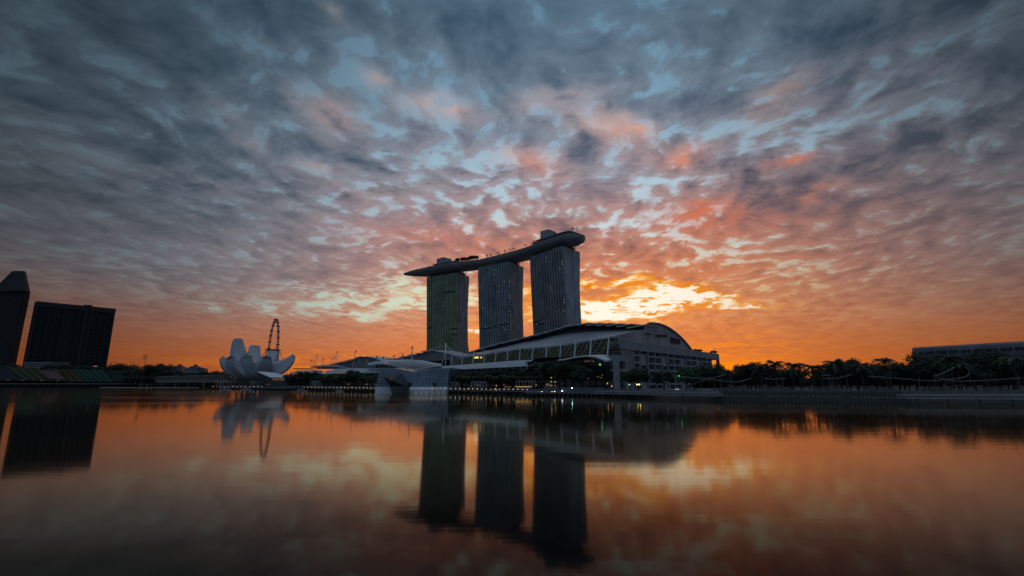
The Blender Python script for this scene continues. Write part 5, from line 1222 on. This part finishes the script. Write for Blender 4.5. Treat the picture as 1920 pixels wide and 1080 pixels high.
tree_at('dense',1398,679.8,262,'big dome-shaped tree right of the orange gap',None,1.25); tree_at('dense',1414,686,266,'darker shoulder tree of the big dome-shaped tree',None,1.2)
for x,y,Y,kd,lb_ in ((1425,687,232,'palm','palm leaning out of the big dome tree'),(1451,679,230,'palmb','highest palm of the left palm pair'),(1442,686,238,'palm','lower palm of the left palm pair'),(1484,683,228,'palmb','dense palm left of the gap with the crossbar post'),(1497,684,232,'palm','palm with one long frond reaching right'),(1522,687,226,'palmb','first palm right of the crossbar post'),(1535,686.5,230,'palm','second palm right of the crossbar post'),
    (1564,677.5,224,'palmb','tall palm with frond pointing up, left of the plumeria-like crown'),(1572,682,228,'palm','palm tucked under the flat-topped tree'),(1614,684,222,'palmb','lone palm in the dip between two crowns'),(1622,687,226,'palm','short palm right of the dip'),(1656,674.5,220,'palmb','palm whose single frond rises above the crowns'),(1778,668,214,'palmb','palm in front of the curved gallery'),(1795,683,212,'palm','short palm inside the tube hook'),(1900,672,210,'palm','palm at the right edge')):
    tree_at(kd,x,y-1,Y,lb_,'palms along the right quay',1.12)
for x,y,Y,kd,wd,lb_ in ((1462,690,262,'dense',1.3,'dark bush tree behind the left palms'),(1478,692,266,'dense',1.2,'dark bush tree behind the dense palm'),(1500,710,262,'dense',1.5,'low bush tree filling the gap below the crossbar'),(1530,692,262,'sparse',1.2,'open crowned tree behind the palms'),(1548,688,258,'dense',1.2,'dark tree left of the flat-topped tree'),
   (1588,673.5,262,'wide',.75,'flat-topped tree, tallest of the middle row'),(1582,680,256,'dense',1.1,'dark tree under the flat-topped tree'),(1602,686,262,'round',1.1,'round tree right of the flat-topped tree'),(1640,683,258,'dense',1.2,'dome tree left of the rising frond palm'),(1662,681,262,'dense',1.35,'wide dome tree with the rising frond palm'),
   (1680,683,270,'sparse',.8,'thin twigged tree above the dome trees'),(1690,687,262,'dense',1.3,'lower tree at the left foot of the curved gallery'),(1712,684.5,262,'dense',1.2,'tree overlapping the gallery corner'),(1752,663.5,258,'wide',.95,'broad umbrella tree before the gallery windows'),(1735,676,254,'dense',1.1,'darker tree left below the umbrella tree'),
   (1838,659,256,'wide',.90,'largest umbrella tree before the gallery'),(1820,676,250,'dense',1.1,'dark tree under the largest umbrella tree'),(1868,674,254,'wide',.8,'right shoulder tree of the largest umbrella tree'),(1892,677,252,'dense',1.1,'tree below the pale band of the gallery'),(1918,662,250,'dense',1.2,'tree cut by the right edge of the view'),(1795,682,262,'dense',1.2,'low tree between the two umbrella trees')):
    tree_at(kd,x,y-1,Y,lb_,None,wd)
# low earth banks and the far woods that close the horizon
def bank(name, pts, h, dep):
    n=40; P_=resample([Vector((a,b_,0)) for a,b_ in pts], n); rows=[]
    for j in range(7):
        f=j/6; rows.append([p+Vector((0,dep*f,3.0+h*math.sin(math.pi*f)*(.8+.25*math.sin(i*.9)+.12*math.sin(i*2.3)))) for i,p in enumerate(P_)])
    tag(MB().grid(rows).build(name, grass, None, True), kind='structure')
bank('grass_bank', [(150,330),(260,330),(420,330),(600,330)], 7.5, 90)
bank('grass_hill', [(-1500,1120),(-700,1120),(-300,1020),(0,820),(260,620)], 17, 120)
wd_=MB(); rr=random.Random(9); vs=[];fs=[]
for _ in range(16000):
    f=rr.random(); side=rr.random()<.6
    if side: x=150+f*420; y=390+rr.uniform(-22,22); h=9+3*math.sin(x*.06)+2*math.sin(x*.17); s_=.9
    else: x=-700+f*430; y=1010-f*60+rr.uniform(-20,20); h=11+4*math.sin(x*.035)+3*math.sin(x*.09); s_=1.6
    p=Vector((x,y,3+rr.random()**.8*h)); k=len(vs); u=Vector((rr.gauss(0,1),rr.gauss(0,1),rr.gauss(0,1))).normalized(); v=u.orthogonal().normalized(); q_=s_*rr.uniform(.6,1.3)
    vs+=[p-u*q_,p-v*q_*.7,p+u*q_,p+v*q_*.7]; fs.append((k,k+1,k+2,k+3))
tag(wd_.add(vs,fs).build('far_woods',leafc),kind='stuff')
# low dark belts of trees behind, each its own tree
for i in range(40):
    x=1360+i*15.5; tree_at(('dense','round')[i%2],x,random.uniform(702,708),random.uniform(275,300),'one of the low dark trees in the belt behind the right quay palms','low tree belt behind the right quay',1.5)
for i,(x,y,wd) in enumerate(((10,684,1.4),(60,686,1.3),(118,683,1.2),(128,681.5,1.3),(141,684,1.2),(205,684,1.3),(217,687.5,1.3),(229,684,1.2),(238,682,1.3),(247,687,1.2),(262,694,1.5),(275,691,1.3),(285,693,1.4),(293,684,1.0),(301,682,1.0),(310,690,1.3),(318,692,1.3),(330,697,1.5),(345,698,1.6),(360,699,1.6),(375,699,1.6),(390,698,1.5),(402,695,1.3),(408,696,1.2),(412,698,1.3),(398,698,1.3))):
    tree_at(('dense','round')[i%2],x,y,1010+i if x<250 else 960,'dark tree on the left skyline, standing between the seating stand and the museum','trees on the left skyline',wd*1.1)
for i in range(16):
    x=262+i*10; tree_at('dense',x,random.uniform(703,707),930,'one of the low dark bushes on the far left shore','bushes on the far left shore',2.2)
for i in range(9):
    x=600+i*13.; tree_at('palm',x,random.uniform(705,708),440+ (700-x)*.5,'small palm on the promenade before the left tree row','small promenade palms',1.4)
for i in range(14):
    x=852+i*13; tree_at('palm',x,random.uniform(703,708),372-(x-850)*.24,'small palm in the line before the long vault trees','palm line before the long vault',1.2)
for k in list(T):
    if k not in used:
        for c in list(T[k].children): bpy.data.objects.remove(c)
        bpy.data.objects.remove(T[k])
